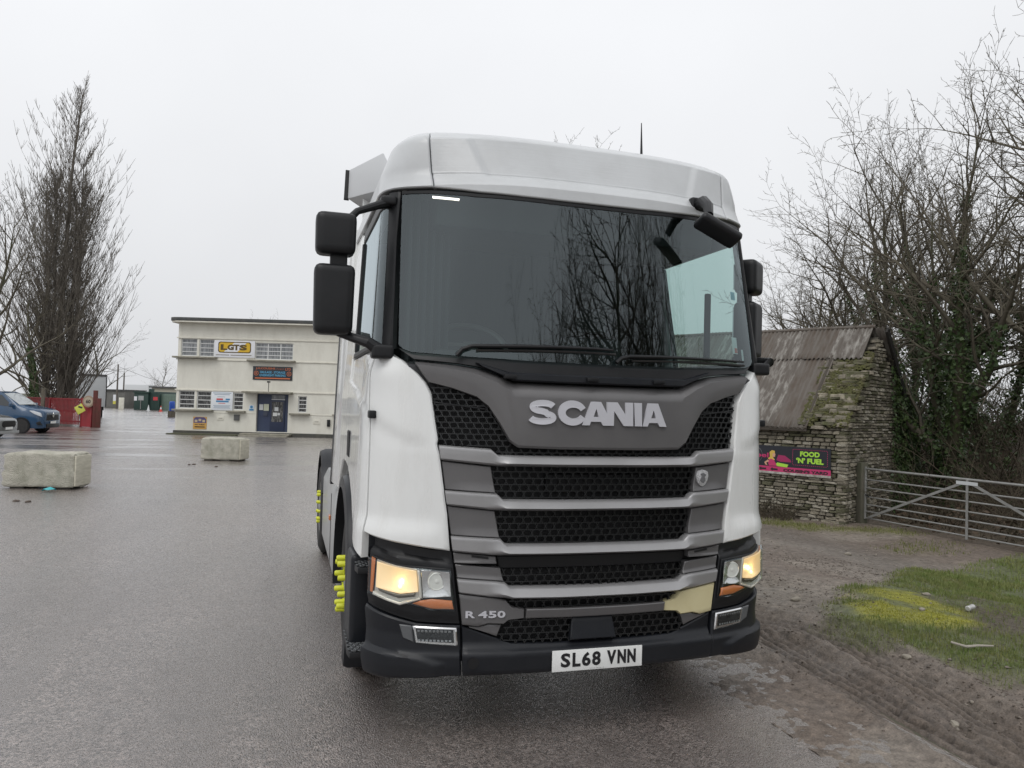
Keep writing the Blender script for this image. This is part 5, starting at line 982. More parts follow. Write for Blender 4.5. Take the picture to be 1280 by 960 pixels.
MB().box(-.05, .55, -.06, -.041, 1.3, 1.75).build('notice', mat('far_red', (.5, .05, .06), .6), r); MB().box(-w/2, -w/2+.5, .1, .6, 2.45, 2.8).build('vent_box', M_GRN, r)
r, w = thing_box('shipping_container', 200.3, 219.5, 101, 0, 2.15, 6, M_PGRN, 'pale green container standing next to the office corner', 'container')
for i in range(10): MB().box(-w/2+.06+i*w/10, -w/2+.06+i*w/10+.08, -.04, -.001, .1, 2.05).build('rib', M_PGRN, r)
r, w = thing_box('low_shed', 190, 226, 112, 0, 3.1, 8, mat('far_cream', (.42, .40, .33), .8), 'long low cream shed behind the green containers', 'shed'); MB().box(-w/2-.3, w/2+.3, -.3, 8.3, 3.1, 3.3).build('roof', mat('far_dark', (.09, .09, .09), .8), r)
r, w = thing_box('box_trailer', 156.5, 186, 122, 1.0, 3.6, 2.5, M_FWH, 'long white box trailer parked behind the site cabin', 'trailer')
MB().box(-w/2, w/2, .2, 2.3, .75, .999).build('chassis', M_DEEP, r)
for x in (w/2-.8, w/2-2.0, -w/2+.9): MB().lathe([(-.15, .45), (.15, .45)], 'y', (x, .3, .45), 16).build('wheel', M_RUBBER, r)
r, w = thing_box('grey_outbuilding', 131.5, 157, 108, 0, 2.5, 6, mat('far_grey', (.17, .165, .155), .85, col2=(.12, .12, .11), nscale=.8), 'low grey block outbuilding with a yellow and white notice', 'outbuilding'); MB().box(-w/2-.1, w/2+.1, -.2, 6.2, 2.5, 2.66).build('roof', mat('far_dark', (.09, .09, .09), .8), r)
MB().box(-.2, .25, -.04, -.001, 1.0, 1.9).build('notice', M_PRW, r); MB().box(-.2, .25, -.045, -.0405, .55, .999).build('notice', mat('far_yellow', (.6, .55, .1), .6), r)
for px_ in (151.5, 154.5):
    x, y = at(px_, 98); p_ = MB().box(x-.16, x+.16, y-.16, y+.16, GB-.05, GB+1.55).build('gate_pillar', M_TRIM, None, bevel=.03); tag(p_, 'pale pillar standing in front of the grey outbuilding', 'pillar', 'pale gate pillars')
r, w = thing_box('lorry_trailer', 101.5, 131, 62, .9, 3.4, 6, mat('trailer_white', (.55, .57, .58), .6, col2=(.22, .21, .20), nscale=.9, nlo=.62, nhi=.72, stretch=(.6, 1, 2.5)), 'scuffed white lorry trailer behind the red gate', 'trailer', rz=R(14))
MB().box(-w/2-.04, w/2+.04, -.04, 6, 3.4, 3.56).build('roof_edge', mat('far_dark', (.09, .09, .09), .8), r); MB().box(w/2+.001, w/2+.06, -.03, .15, .9, 3.39).build('corner_post', M_DEEP, r)
MB().box(-w/2+.1, w/2-.1, .1, 5.9, .6, .899).build('chassis', M_DEEP, r)
for x in (-w/2+.3, w/2-.3):
    MB().lathe([(x-.14, .48), (x+.14, .48)], 'x', (0, 1.0, .48), 18).build('wheel', M_RUBBER, r); MB().lathe([(x-.14, .48), (x+.14, .48)], 'x', (0, 4.5, .48), 18).build('wheel', M_RUBBER, r)
p1 = at(147, 104); p2 = at(155, 112)
for (x, y), h_, lb in ((p1, 6.1, 'tall thin timber pole rising beside the grey outbuilding'), (p2, 5.2, 'shorter thin timber pole behind the outbuilding')):
    o = MB().tube([(x, y, GB-.1), (x, y, GB+h_)], [.13, .09], 8).build('utility_pole', mat('pole_wood', (.12, .105, .09), .8), None); tag(o, lb, 'pole')
x2, y2 = at(214, 108); tag(MB().tube([(p1[0], p1[1], 5.6), ((p1[0]+x2)/2, (p1[1]+y2)/2, 4.3), (x2, y2, 3.4)], .018, 4).build('overhead_wire', M_DEEP, None), 'thin overhead wire from the tall pole to the shed', 'wire')
def cone(px_, D, m1, lb):
    x, y = at(px_, D); r = empty('traffic_cone', (x, y, GB)); tag(r, lb, 'cone'); MB().box(-.22, .22, -.22, .22, .0, .05).build('cone_base', m1, r); MB().lathe([(.05, .16), (.30, .105)], 'z', (0, 0, 0), 14).build('cone_lower', m1, r); MB().lathe([(.30, .105), (.55, .06)], 'z', (0, 0, 0), 14).build('cone_band', M_FWH, r); MB().lathe([(.55, .06), (.72, .03)], 'z', (0, 0, 0), 14).build('cone_tip', M_FWH if m1 is M_FWH else m1, r)
cone(187, 96, M_FWH, 'faded white cone in front of the site cabin'); cone(202.5, 92, mat('cone_red', (.55, .06, .04), .6), 'red and white cone before the pale green container')
x, y = at(216.4, 70); r = empty('blue_drum', (x, y, GB)); tag(r, 'upright blue plastic drum beside the office corner', 'drum')
MB().lathe([(.55, .20), (.58, .24), (1.0, .25), (1.35, .25), (1.42, .22), (1.45, .18)], 'z', (0, 0, 0), 18).build('drum_body', mat('drum_blue', (.02, .08, .42), .4), r); MB().box(-.3, .3, -.3, .3, 0, .55).build('drum_stand', M_WOOD, r)

# ================================================================== STONE BARN (local x = along the front wall away from the corner, local y = along the gable)
BO = Vector((8.96, 8.63, -.42)); AX = Vector((-.5, .866, 0)).normalized(); BX = Vector((.866, .5, 0)).normalized()
barn = empty('stone_barn', BO); barn.matrix_world = Matrix(((AX.x, BX.x, 0, BO.x), (AX.y, BX.y, 0, BO.y), (0, 0, 1, BO.z), (0, 0, 0, 1)))
# a left-handed pair of axes would mirror: swap so that x = BX (gable), y = AX (front)
barn.matrix_world = Matrix(((BX.x, AX.x, 0, BO.x), (BX.y, AX.y, 0, BO.y), (0, 0, 1, BO.z), (0, 0, 0, 1)))
tag(barn, 'tumbledown rubble stone barn with rusty corrugated roof', 'barn')
GW, FLN, EH, RH = 4.0, 6.5, 1.98, 4.05     # gable width, front length, eave and ridge above ground
M_MORT = mat('dark_mortar', (.11, .098, .078), .95, col2=(.05, .046, .036), nscale=8, bump=.5, bscale=40)
core = MB(); pg = [(.06, 0), (GW-.06, 0), (GW-.06, EH-.1), (GW/2, RH-.16), (.06, EH-.1)]
core.prism(pg, .06, FLN-.06); core.build('wall_core', M_MORT, barn)
SM = [mat('barn_stone_a', (.36, .325, .25), .9, col2=(.17, .15, .115), nscale=7, bump=.7, bscale=45), mat('barn_stone_b', (.24, .21, .165), .9, col2=(.13, .12, .09), nscale=7, bump=.7, bscale=45),
      mat('barn_stone_c', (.42, .39, .325), .9, col2=(.25, .23, .18), nscale=8, bump=.7, bscale=45), mat('barn_stone_d', (.15, .135, .10), .95, col2=(.10, .105, .05), nscale=6, bump=.7, bscale=45)]
rg = random.Random(11); protos = []
for v_ in range(10):
    bm = bmesh.new(); bmesh.ops.create_cube(bm, size=1)
    bmesh.ops.bevel(bm, geom=list(bm.edges), offset=.13, segments=1, affect='EDGES')
    for v in bm.verts: v.co += Vector((rg.uniform(-.07, .07), rg.uniform(-.07, .07), rg.uniform(-.08, .08)))
    me = bpy.data.meshes.new('stone'); bm.to_mesh(me); bm.free(); me.materials.append(SM[v_ % 4]); protos.append(me)
STN = []     # (centre, size, yaw, priority)
def course(length, zlo, zhi_f, face, y_of):
    z = zlo
    while z < 4.2:
        h = rg.uniform(.05, .092); u = rg.uniform(-.1, 0)
        while u < length:
            w = rg.uniform(.10, .27) if rg.random() < .85 else rg.uniform(.25, .40); uu = max(u, -.03); ww = min(u+w, length+.03)-uu
            if ww > .06 and z + h < zhi_f(uu+ww/2):
                STN.append((face, uu+ww/2, z+h/2, ww-.014, h-.012))
            u += w
        z += h
course(FLN, .0, lambda u: EH-.02 if u > .74 else EH - .02 + 0*u, 'front', None)
course(GW, .0, lambda u: (EH + (RH-EH)*min(u, GW-u)/(GW/2)) - .10, 'gable', None)
vis = []; rest = []
for s_ in STN:
    f, u, z, w, h = s_
    if f == 'front': (vis if u < 2.05 else rest).append(s_)
    else: vis.append(s_)
vis.sort(key=lambda s: (0 if s[0] == 'front' else 1, s[1] if s[0] == 'gable' else 0))
rest += vis[298:]; vis = vis[:298]
def stone_tf(s_):
    f, u, z, w, h = s_; pr = rg.uniform(-.012, .018); d = .2
    if f == 'front': return (d/2-.02-pr, u, z), (d, w, h)
    return (u, d/2-.02-pr, z), (w, d, h)
for s_ in vis:
    c, sz = stone_tf(s_); o = bpy.data.objects.new('stone', rg.choice(protos)); COL.objects.link(o); o.parent = barn; o.location = c; o.scale = sz; o.rotation_euler = (rg.uniform(-.03, .03), rg.uniform(-.03, .03), rg.uniform(-.03, .03))
V = []; F = []; MI = []
pv = [(np.array([v.co[:] for v in me.vertices]), [tuple(p.vertices) for p in me.polygons]) for me in protos]
rub = []
def add_lump(c, sz, yaw=0., k=None, tilt=0.):
    k = rg.randrange(10) if k is None else k; a, fs = pv[k]; b = len(V); q = a*np.array(sz); cy_, sy_ = math.cos(yaw), math.sin(yaw)
    for x, y, z in q: V.append((c[0] + x*cy_ - y*sy_, c[1] + x*sy_ + y*cy_, c[2] + z + x*tilt))
    for f_ in fs: F.append(tuple(i+b for i in f_)); MI.append(k % 4)
for s_ in rest:
    c, sz = stone_tf(s_); add_lump(c, sz)
# broken wall head left bare where the lower roof sheet is gone
for i in range(130):
    b_ = rg.uniform(.02, 1.45); a_ = rg.uniform(.0, .92); z = EH - .06 + b_*(RH-EH)/(GW/2)*.97 + rg.uniform(-.04, .05); add_lump((b_, a_, z), (rg.uniform(.12, .3), rg.uniform(.14, .34), rg.uniform(.05, .11)), rg.uniform(-.3, .3), rg.choice((1, 3, 5, 7, 3, 7, 8)), .0)
me = bpy.data.meshes.new('rubble'); me.from_pydata(V, [], F)
for mm in SM: me.materials.append(mm)
me.polygons.foreach_set('material_index', MI); o = bpy.data.objects.new('rubble_stones', me); COL.objects.link(o); o.parent = barn; o['kind'] = 'stuff'
# moss on the bare wall head: small clumps
V2 = []; F2 = []
for i in range(6500):
    b_ = rg.uniform(-.05, 1.5); a_ = rg.uniform(-.03, .95)**1.0; z = EH - .0 + b_*(RH-EH)/(GW/2)*.97 + rg.uniform(-.02, .05); s = rg.uniform(.02, .05); k = len(V2)
    if math.sin(a_*9+b_*4)+math.sin(b_*11-a_*3) < -1.15: continue
    V2 += [(b_-s, a_, z), (b_, a_-s, z), (b_+s, a_, z+s*.4), (b_, a_+s, z), (b_-.3*s, a_, z+s*.9)]; F2 += [(k, k+1, k+4), (k+1, k+2, k+4), (k+2, k+3, k+4), (k+3, k, k+4)]
me = bpy.data.meshes.new('moss'); me.from_pydata(V2, [], F2); o = link('wall_moss', me, mat('wall_moss', (.095, .10, .028), .95, col2=(.075, .065, .035), nscale=6), barn); o['kind'] = 'stuff'
# corrugated sheets, each its own part
M_TIN = mat('rusty_tin', (.105, .090, .076), .7, .0, col2=(.30, .285, .26), nscale=3.4, nlo=.47, nhi=.66, stretch=(.7, 2.6, .7), bump=.2, bscale=30)
M_TIN2 = mat('rusty_tin_b', (.120, .105, .090), .7, .0, col2=(.085, .064, .048), nscale=3.0, nlo=.42, nhi=.62, stretch=(.6, 3.0, .6), bump=.2, bscale=30)
SLP = (RH-EH)/(GW/2)
def sheet(b0, b1, a0, w, m, lift, side=1, jag=0.):
    pitch = .095; n = int(w/pitch*8); rows = 6; V = []; F = []; rj = random.Random(int(a0*100+b0*10))
    for r in range(rows+1):
        b = b0 + (b1-b0)*r/rows
        for i in range(n+1):
            a = a0 + w*i/n; c = .019*math.sin(2*PI*(a-a0)/pitch); bb = b - (jag*rj.uniform(0, 1) if r == 0 else 0)
            zz = EH + .02 + bb*SLP + lift + c - .012*math.sin(PI*r/rows); V.append((bb if side > 0 else GW-bb, a, zz))
    k = n+1
    F = [(r*k+i, r*k+i+1, (r+1)*k+i+1, (r+1)*k+i) for r in range(rows) for i in range(n)]
    me = bpy.data.meshes.new('sheet'); me.from_pydata(V, [], F); o = link('roof_sheet', me, m, barn, 80)
    md = o.modifiers.new('thick', 'SOLIDIFY'); md.thickness = .004; return o
i = 0; a = .74
while a < FLN: sheet(-.14, 1.45, a, .76, M_TIN if i % 2 else M_TIN2, .03 + .010*(i % 2), 1, .02); a += .70; i += 1
a = .16; i = 0
while a < FLN: sheet(1.30, GW/2+.03, a, .76, M_TIN2 if i % 2 else M_TIN, .055 + .010*(i % 2), 1, .03); a += .70; i += 1
a = -.05
while a < FLN: sheet(-.14, GW/2, a, .76, M_TIN, .03+.008*(i % 2), -1); a += .70; i += 1
MB().tube([(GW/2, .12, RH+.075), (GW/2, FLN, RH+.075)], .045, 8).build('ridge_cap', M_TIN2, barn)
MB().bar((GW/2+.05, -.10, RH+.0), (GW+.12, -.10, EH-.14), .05, .16).build('barge_board', mat('black_timber', (.025, .023, .02), .85), barn)
MB().bar((-.08, .80, EH-.06), (1.4, .80, EH-.06+1.48*SLP), .05, .07).build('rafter', mat('old_timber', (.06, .05, .04), .9), barn)
MB().box(-.14, -.10, .74, FLN, EH-.16, EH-.08).build('eave_board', mat('old_timber', (.06, .05, .04), .9), barn)
# --- banner on the barn
bn = empty('food_banner', BO + AX*1.52 + Vector((0, 0, 1.215)) - BX*.045); bn.rotation_euler = (0, 0, math.atan2(-AX.y, -AX.x)); tag(bn, 'black and pink food banner with lime lettering on the barn wall', 'banner')
# local x runs along the wall towards the corner, local -y faces the yard
BWd, BHt = 2.50, .55
MB().box(-BWd/2, BWd/2, -.012, .0, -BHt/2+.12, BHt/2).build('banner_field', mat('banner_black', (.012, .014, .022), .45), bn)
MB().box(-BWd/2, BWd/2, -.012, .0, -BHt/2+.012, -BHt/2+.1195).build('banner_strip', mat('banner_pink', (.50, .035, .14), .45), bn)
MB().box(-BWd/2, BWd/2, -.012, .012, -BHt/2-.035, -BHt/2+.0115).build('banner_batten', mat('batten_white', (.5, .49, .46), .7, col2=(.2, .18, .15), nscale=9), bn)
M_LIME = mat('print_limegreen', (.38, .68, .06), .5); M_PINK = mat('print_pink', (.50, .035, .14), .5); XR = BWd/2
text('FOOD', .40, .105, M_LIME, bn, (XR-.42, -.0145, .140), depth=.003, bold=.05); text("‘N’ FUEL", .56, .115, M_LIME, bn, (XR-.42, -.0145, .005), depth=.003, bold=.05)
text("COUSIN'S YARD", .92, .062, M_INK, bn, (XR-.51, -.0145, -.218), depth=.003, bold=.05)
for x in (XR-1.17, XR-1.42, XR-1.66): MB().prism([(-.08, 0), (-.03, .04), (-.03, .018), (.08, .018), (.08, -.018), (-.03, -.018), (-.03, -.04)], -.0155, -.0125, fn=lambda a, b, c, x=x: (a+x, b, c-.215)).build('arrow', M_INK, bn)
dsh = MB()
for k in range(17):
    for z in (.225, -.095): dsh.box(XR-.76+k*.041, XR-.76+k*.041+.022, -.0145, -.0122, z-.004, z+.004)
for k in range(8):
    for x in (XR-.775, XR-.065): dsh.box(x-.004, x+.004, -.0145, -.0122, -.085+k*.040, -.085+k*.040+.022)
d_ = dsh.build('dotted_border', M_PINK, bn); d_['kind'] = 'stuff'
MB().tube([(XR-1.60+.17*math.cos(t*PI/16), -.015, .065+.17*math.sin(t*PI/16)) for t in range(33)], .006, 4, False).build('ring', mat('print_grey', (.12, .12, .13), .5), bn)
text('ndabel', .62, .10, M_PINK, bn, (XR-1.60, -.019, .07), depth=.003, bold=.02)
# printed waitress figure: plain flat shapes
def fig(name, pts, m, y=-.0165): MB().prism([(XR-1.22+x, z-.02) for x, z in pts], y, y+.003).build(name, m, bn)
fig('printed_hair', [(-.09, .02), (-.04, .06), (-.05, .16), (.0, .20), (.06, .19), (.07, .12), (.03, .05), (.07, .0), (.0, -.02)], mat('print_blond', (.62, .42, .08), .5))
fig('printed_face', [(.02, .06), (.015, .12), (.05, .15), (.08, .12), (.07, .06)], mat('print_skin', (.60, .33, .22), .5), -.020)
fig('printed_dress', [(-.06, -.13), (-.09, -.02), (-.02, .02), (.05, .0), (.08, -.06), (.12, -.12)], M_PINK, -.0185)
fig('printed_arm', [(-.14, -.11), (-.16, -.06), (-.08, .0), (-.06, -.04), (-.12, -.07), (-.09, -.12)], mat('print_skin', (.60, .33, .22), .5), -.020)
fig('printed_tray', [(.06, -.12), (.12, -.05), (.36, -.08), (.33, -.14)], M_LIME, -.0175)
fig('printed_van', [(.10, .0), (.14, .11), (.28, .10), (.40, .02), (.42, -.03), (.18, -.03)], mat('print_crimson', (.32, .02, .10), .5), -.0150)

# ================================================================== FIELD GATE
M_GALV = mat('galvanised_tube', (.30, .30, .29), .5, .35, col2=(.22, .22, .21), nscale=8)
G0 = Vector((9.52, 8.72, vz(9.52, 8.72)+.02)); G1 = Vector((9.99, 4.40, vz(9.99, 4.4)+.02)); gd = (G1-G0); gl_ = gd.length; gate = empty('field_gate', G0); 
GB_ = (G0.z + .12) ; gate.rotation_euler = (0, 0, math.atan2(gd.y, gd.x)); tag(gate, 'long galvanised tubular field gate with braces across the track', 'gate')
gz0 = .10
for k, z in enumerate((0, .135, .275, .43, .60, .78, 1.0)):
    if k == 4: z = .61
    MB().tube([(0, 0, gz0+z*.98), (gl_, 0, gz0+z*.98+(-.0))], .022 if k == 6 else .015, 8).build('gate_bar', M_GALV, gate)
for x in (.0, gl_): MB().tube([(x, 0, gz0-.02), (x, 0, gz0+1.02)], .022, 8).build('gate_stile', M_GALV, gate)
mid = gl_*.5
MB().box(mid-.022, mid+.022, -.026, -.016, gz0-.06, gz0+.98).build('gate_upright', M_GALV, gate)
for a, b in ((.10, mid-.05), (gl_-.10, mid+.05)): MB().bar((a, -.022, gz0+.02), (b, -.022, gz0+.93), .010, .045, upv=(0, 0, 1)).build('gate_brace', M_GALV, gate)
MB().box(mid-.20, mid+.20, -.034, -.0275, gz0+.885, gz0+.945).build('gate_plate', mat('plate_pale', (.5, .52, .53), .5), gate)
for p_, lb in ((G0 - gd.normalized()*.10, 'weathered timber gate post beside the stone barn'), (G1 + gd.normalized()*.10, 'timber post at the far end of the field gate')):
    o = MB().box(-.085, .085, -.085, .085, -.3, 1.22).build('gate_post', mat('post_timber', (.11, .10, .08), .9, col2=(.075, .08, .05), nscale=8, stretch=(1, 1, .2)), None, bevel=.015); o.location = (p_.x, p_.y, G0.z-.02); tag(o, lb, 'post')
tag(MB().tube([G0 + Vector((-.03, -.09, .55)), G0 + Vector((.05, -.10, .50)), G0 + Vector((.10, -.02, .56)), G0 + Vector((.02, .1, .58)), G0 + Vector((-.03, -.09, .55))], .012, 6).build('gate_chain', M_DEEP, None), 'dark loop of chain holding the field gate shut', 'chain')

# ================================================================== TREES
def segs_to_mesh(name, P0, P1, R0, R1, sides, m):
    n = len(P0); d = P1-P0; l = np.linalg.norm(d, axis=1, keepdims=True); d = d/np.maximum(l, 1e-6)
    ref = np.where(np.abs(d[:, 2:3]) > .9, np.array([[1., 0, 0]]), np.array([[0, 0, 1.]])); a = np.cross(d, ref); a /= np.linalg.norm(a, axis=1, keepdims=True); b = np.cross(d, a)
    ang = np.arange(sides)*2*PI/sides; ring = a[:, None, :]*np.cos(ang)[None, :, None] + b[:, None, :]*np.sin(ang)[None, :, None]
    V = np.concatenate([P0[:, None, :] + ring*R0[:, None, None], P1[:, None, :] + ring*R1[:, None, None]], 1).reshape(-1, 3)
    base = (np.arange(n)*2*sides)[:, None]; k = np.arange(sides); F = np.stack([base+k, base+(k+1) % sides, base+sides+(k+1) % sides, base+sides+k], -1).reshape(-1, 4)
    me = bpy.data.meshes.new(name); me.vertices.add(len(V)); me.vertices.foreach_set('co', V.astype(np.float32).ravel()); me.loops.add(F.size); me.loops.foreach_set('vertex_index', F.astype(np.int32).ravel())
    me.polygons.add(len(F)); me.polygons.foreach_set('loop_start', np.arange(0, F.size, 4, dtype=np.int32)); me.polygons.foreach_set('use_smooth', np.ones(len(F), bool)); me.update(); me.materials.append(m); return me
def grow_tree(seed, H, r0, limbs=14, limb_ang=(35, 65), limb_len=.5, first=.25, lev=4, wander=(.08, .16, .22, .28, .3), trop=(.05, .04, .03, .02, .01), rate=(0, .9, 1.0, 1.0), twig=.006, segl=(.5, .35, .25, .18, .12), ratio=(.5, .5, .48, .45), trunk_lean=(0, 0), forks=1):
    rg = random.Random(seed); S_ = []
    def perp(d):
        v = Vector((rg.gauss(0, 1), rg.gauss(0, 1), rg.gauss(0, 1))); v = v - d*v.dot(d); return v.normalized()
    def grow(p, d, L, r, k):
        n = max(2, int(L/segl[k])); st = L/n; kids = []
        for i in range(n):
            t = (i+1)/n; ra = max(r*(1-.85*i/n), twig*.8); rb = max(r*(1-.85*t), twig*.6)
            d = (d + Vector((rg.gauss(0, 1), rg.gauss(0, 1), rg.gauss(0, 1)))*wander[k]*.6 + Vector((0, 0, trop[k]))).normalized(); q = p + d*st
            S_.append((p, q, ra, rb, k))
            if k < lev and k > 0 and t > .15:
                c = rate[min(k, 3)]; c = int(c) + (rg.random() < c-int(c))
                for _ in range(c): kids.append((q.copy(), d.copy(), t, ra))
            p = q
        for q, dd, t, ra in kids:
            a = R(rg.uniform(28, 62)); nd = (dd*math.cos(a) + perp(dd)*math.sin(a)).normalized(); grow(q, nd, L*ratio[k]*(1.15-.75*t)*rg.uniform(.6, 1.25), min(ra*.64, r*.56), k+1)
        if k < lev: a = R(rg.uniform(5, 22)); grow(p, (d*math.cos(a)+perp(d)*math.sin(a)).normalized(), L*ratio[k]*.8, max(r*.16, twig), k+1)
    for f in range(forks):
        d = Vector((trunk_lean[0] + (rg.uniform(-.28, .28) if forks > 1 else 0), trunk_lean[1] + (rg.uniform(-.28, .28) if forks > 1 else 0), 1)).normalized(); p = Vector((rg.uniform(-.2, .2)*(forks > 1), rg.uniform(-.2, .2)*(forks > 1), -.3)); n = 14; hh = H*rg.uniform(.8, 1.0)*.86; st = hh/n; rr = r0*(1 if f == 0 else rg.uniform(.5, .8)); nl = limbs if f == 0 else int(limbs*.7)
        pts = [p]; ds = []
        for i in range(n):
            d = (d + Vector((rg.gauss(0, 1), rg.gauss(0, 1), 0))*wander[0]*.8 + Vector((0, 0, trop[0]))).normalized(); q = p + d*st; S_.append((p, q, max(rr*(1-.93*i/n), .012), max(rr*(1-.93*(i+1)/n), .010), 0)); p = q; pts.append(q); ds.append(d)
        grow(p, d, H*.16, .014, 2)
        for j in range(nl):
            t = first + (1-first)*(j+rg.random()*.8)/nl; i = min(int(t*n), n-1); q = pts[i].lerp(pts[i+1], t*n-i); a = R(rg.uniform(*limb_ang))*(1-.3*t); az = j*2.4 + rg.uniform(-.5, .5)
            nd = Vector((math.cos(az)*math.sin(a), math.sin(az)*math.sin(a), math.cos(a))); grow(q, nd, H*limb_len*(1.1-.75*t)*rg.uniform(.7, 1.2), rr*(1-.75*t)*.60, 1)
    return S_
def tree_meshes(S_, m, msm):
    P0 = np.array([s[0][:] for s in S_]); P1 = np.array([s[1][:] for s in S_]); R0 = np.array([s[2] for s in S_]); R1 = np.array([s[3] for s in S_]); K = np.array([s[4] for s in S_])
    a = K <= 0; b = ~a
    return segs_to_mesh('trunk', P0[a], P1[a], R0[a], R1[a], 10, m), segs_to_mesh('crown', P0[b], P1[b], R0[b], R1[b], 3, msm), (P0, P1, R0, K)
M_BARK = mat('bark', (.085, .072, .052), .9, col2=(.06, .065, .03), nscale=4, bump=.7, bscale=20, stretch=(1, 1, .3)); M_TWIG = mat('twig_bark', (.095, .080, .062), .9, col2=(.12, .108, .075), nscale=1.5)
M_POPB = mat('poplar_bark', (.165, .148, .125), .9, col2=(.125, .11, .092), nscale=3)
TREES = {}
TREES['a'] = tree_meshes(grow_tree(3, 11, .19, limbs=17, limb_ang=(42, 74), limb_len=.54, first=.25, rate=(0, 1.15, 1.35, 1.2), twig=.0055), M_BARK, M_TWIG)
TREES['b'] = tree_meshes(grow_tree(8, 10, .23, limbs=12, limb_ang=(40, 72), limb_len=.52, first=.22, rate=(0, 1.0, 1.2, 1.1), forks=3, twig=.0055), M_BARK, M_TWIG)
TREES['c'] = tree_meshes(grow_tree(15, 10, .13, limbs=14, limb_ang=(22, 48), limb_len=.42, first=.2, rate=(0, 1.1, 1.25, 1.15), forks=2, twig=.0055), M_BARK, M_TWIG)
# fastigiate poplar: everything sweeps upwards
def poplar(seed, H, w):
    rg = random.Random(seed); S_ = []
    for f in range(7):
        p = Vector((rg.uniform(-1.1, 1.1), rg.uniform(-1.1, 1.1), -.3)) if f else Vector((0, 0, -.3)); d = Vector((p.x*.07, p.y*.07, 1)).normalized(); hh = H*(1 if f == 0 else (.92-.34*math.hypot(p.x, p.y)/1.5)*rg.uniform(.92, 1.0)); n = 16; S_.append((Vector((0, 0, .05)), Vector((p.x, p.y, .5)), .3, .2, 0)); rr = .26 if f == 0 else rg.uniform(.12, .2)
        for i in range(n):
            d = (d + Vector((rg.gauss(0, .03), rg.gauss(0, .03), .12))).normalized(); q = p + d*hh/n; S_.append((p, q, rr*(1-.85*i/n), rr*(1-.85*(i+1)/n), 0)); t = i/n
            for _ in range(9 if f == 0 else 6):
                az = rg.uniform(0, 2*PI); a = R(rg.uniform(22, 52)); e = Vector((math.cos(az)*math.sin(a), math.sin(az)*math.sin(a), math.cos(a))); L_ = H*.31*min(1, (1.04-t)*2.2)*rg.uniform(.55, 1.2)*(1.2-.35*t); m_ = 7; pp = p.lerp(q, rg.random()); r1 = .045*(1.1-t)
                for j in range(m_):
                    e = (e + Vector((rg.gauss(0, .07), rg.gauss(0, .07), .11))).normalized(); qq = pp + e*L_/m_; S_.append((pp, qq, max(r1*(1-j/m_), .012), max(r1*(1-(j+1)/m_), .009), 1))
                    for _2 in range(3):
                        az2 = rg.uniform(0, 2*PI); g = (e + Vector((math.cos(az2), math.sin(az2), .25))*.62).normalized(); L2 = rg.uniform(.35, 1.1)*(1.2-.6*t); p3 = pp.copy()
                        for _3 in range(3):
                            g = (g + Vector((rg.gauss(0, .12), rg.gauss(0, .12), .14))).normalized(); q3 = p3 + g*L2/3; S_.append((p3, q3, .011, .008, 2)); p3 = q3
                    pp = qq
            p = q
    return S_
TREES['p'] = tree_meshes(poplar(5, 24.5, 7), M_POPB, M_POPB)
TREES['d'] = tree_meshes(grow_tree(27, 13, .22, limbs=14, limb_ang=(40, 75), limb_len=.55, first=.2, rate=(0, .75, .9, .7), twig=.011, segl=(.6, .5, .4, .3, .25)), M_BARK, M_TWIG)
TREES['r'] = tree_meshes(grow_tree(41, 9, .16, limbs=15, limb_ang=(35, 72), limb_len=.60, first=.22, lev=4, rate=(0, .8, .9, .7), twig=.008, forks=1), M_BARK, M_TWIG)
# ivy: leaf-sized faces hugging trunks and lower limbs
M_IVY = mat('ivy_leaf', (.045, .080, .028), .42, col2=(.085, .120, .040), nscale=2.5, nlo=.4, nhi=.7, spec=.4)
def leaf_mesh(name, pts, nrm, size, seed, m):
    rg = np.random.default_rng(seed); n = len(pts); d = nrm + rg.normal(0, .55, (n, 3)); d /= np.linalg.norm(d, axis=1, keepdims=True); a = np.cross(d, rg.normal(0, 1, (n, 3))); a /= np.linalg.norm(a, axis=1, keepdims=True); b = np.cross(d, a); s = size*rg.uniform(.6, 1.4, (n, 1))
    V = np.stack([pts - a*s*.5, pts + b*s*.42 + d*s*.06, pts + a*s*.62, pts - b*s*.42 + d*s*.06], 1).reshape(-1, 3); F = np.arange(4*n).reshape(-1, 4)
    me = bpy.data.meshes.new(name); me.vertices.add(len(V)); me.vertices.foreach_set('co', V.astype(np.float32).ravel()); me.loops.add(F.size); me.loops.foreach_set('vertex_index', F.astype(np.int32).ravel()); me.polygons.add(len(F)); me.polygons.foreach_set('loop_start', np.arange(0, F.size, 4, dtype=np.int32)); me.update(); me.materials.append(m); return me
def ivy_on(key, n, zmax, seed, thick=.16, size=.085, kmax=1):
    P0, P1, R0, K = TREES[key][2]; rg = np.random.default_rng(seed); ok = (K <= kmax) & (P0[:, 2] < zmax) & ((K == 0) | (P0[:, 2] < zmax*.75)); A = P0[ok]; B = P1[ok]; rr = R0[ok]; ln = np.linalg.norm(B-A, axis=1)*(rr+.06); i = rg.choice(len(A), n, p=ln/ln.sum()); t = rg.random((n, 1)); c = A[i]*(1-t)+B[i]*t
    d = rg.normal(0, 1, (n, 3)); d[:, 2] *= .4; d /= np.linalg.norm(d, axis=1, keepdims=True); pts = c + d*(rr[i, None]*.9 + rg.random((n, 1))**1.5*thick*(1.2-.6*c[:, 2:3]/zmax)); return leaf_mesh('ivy', pts, d, size, seed, M_IVY)
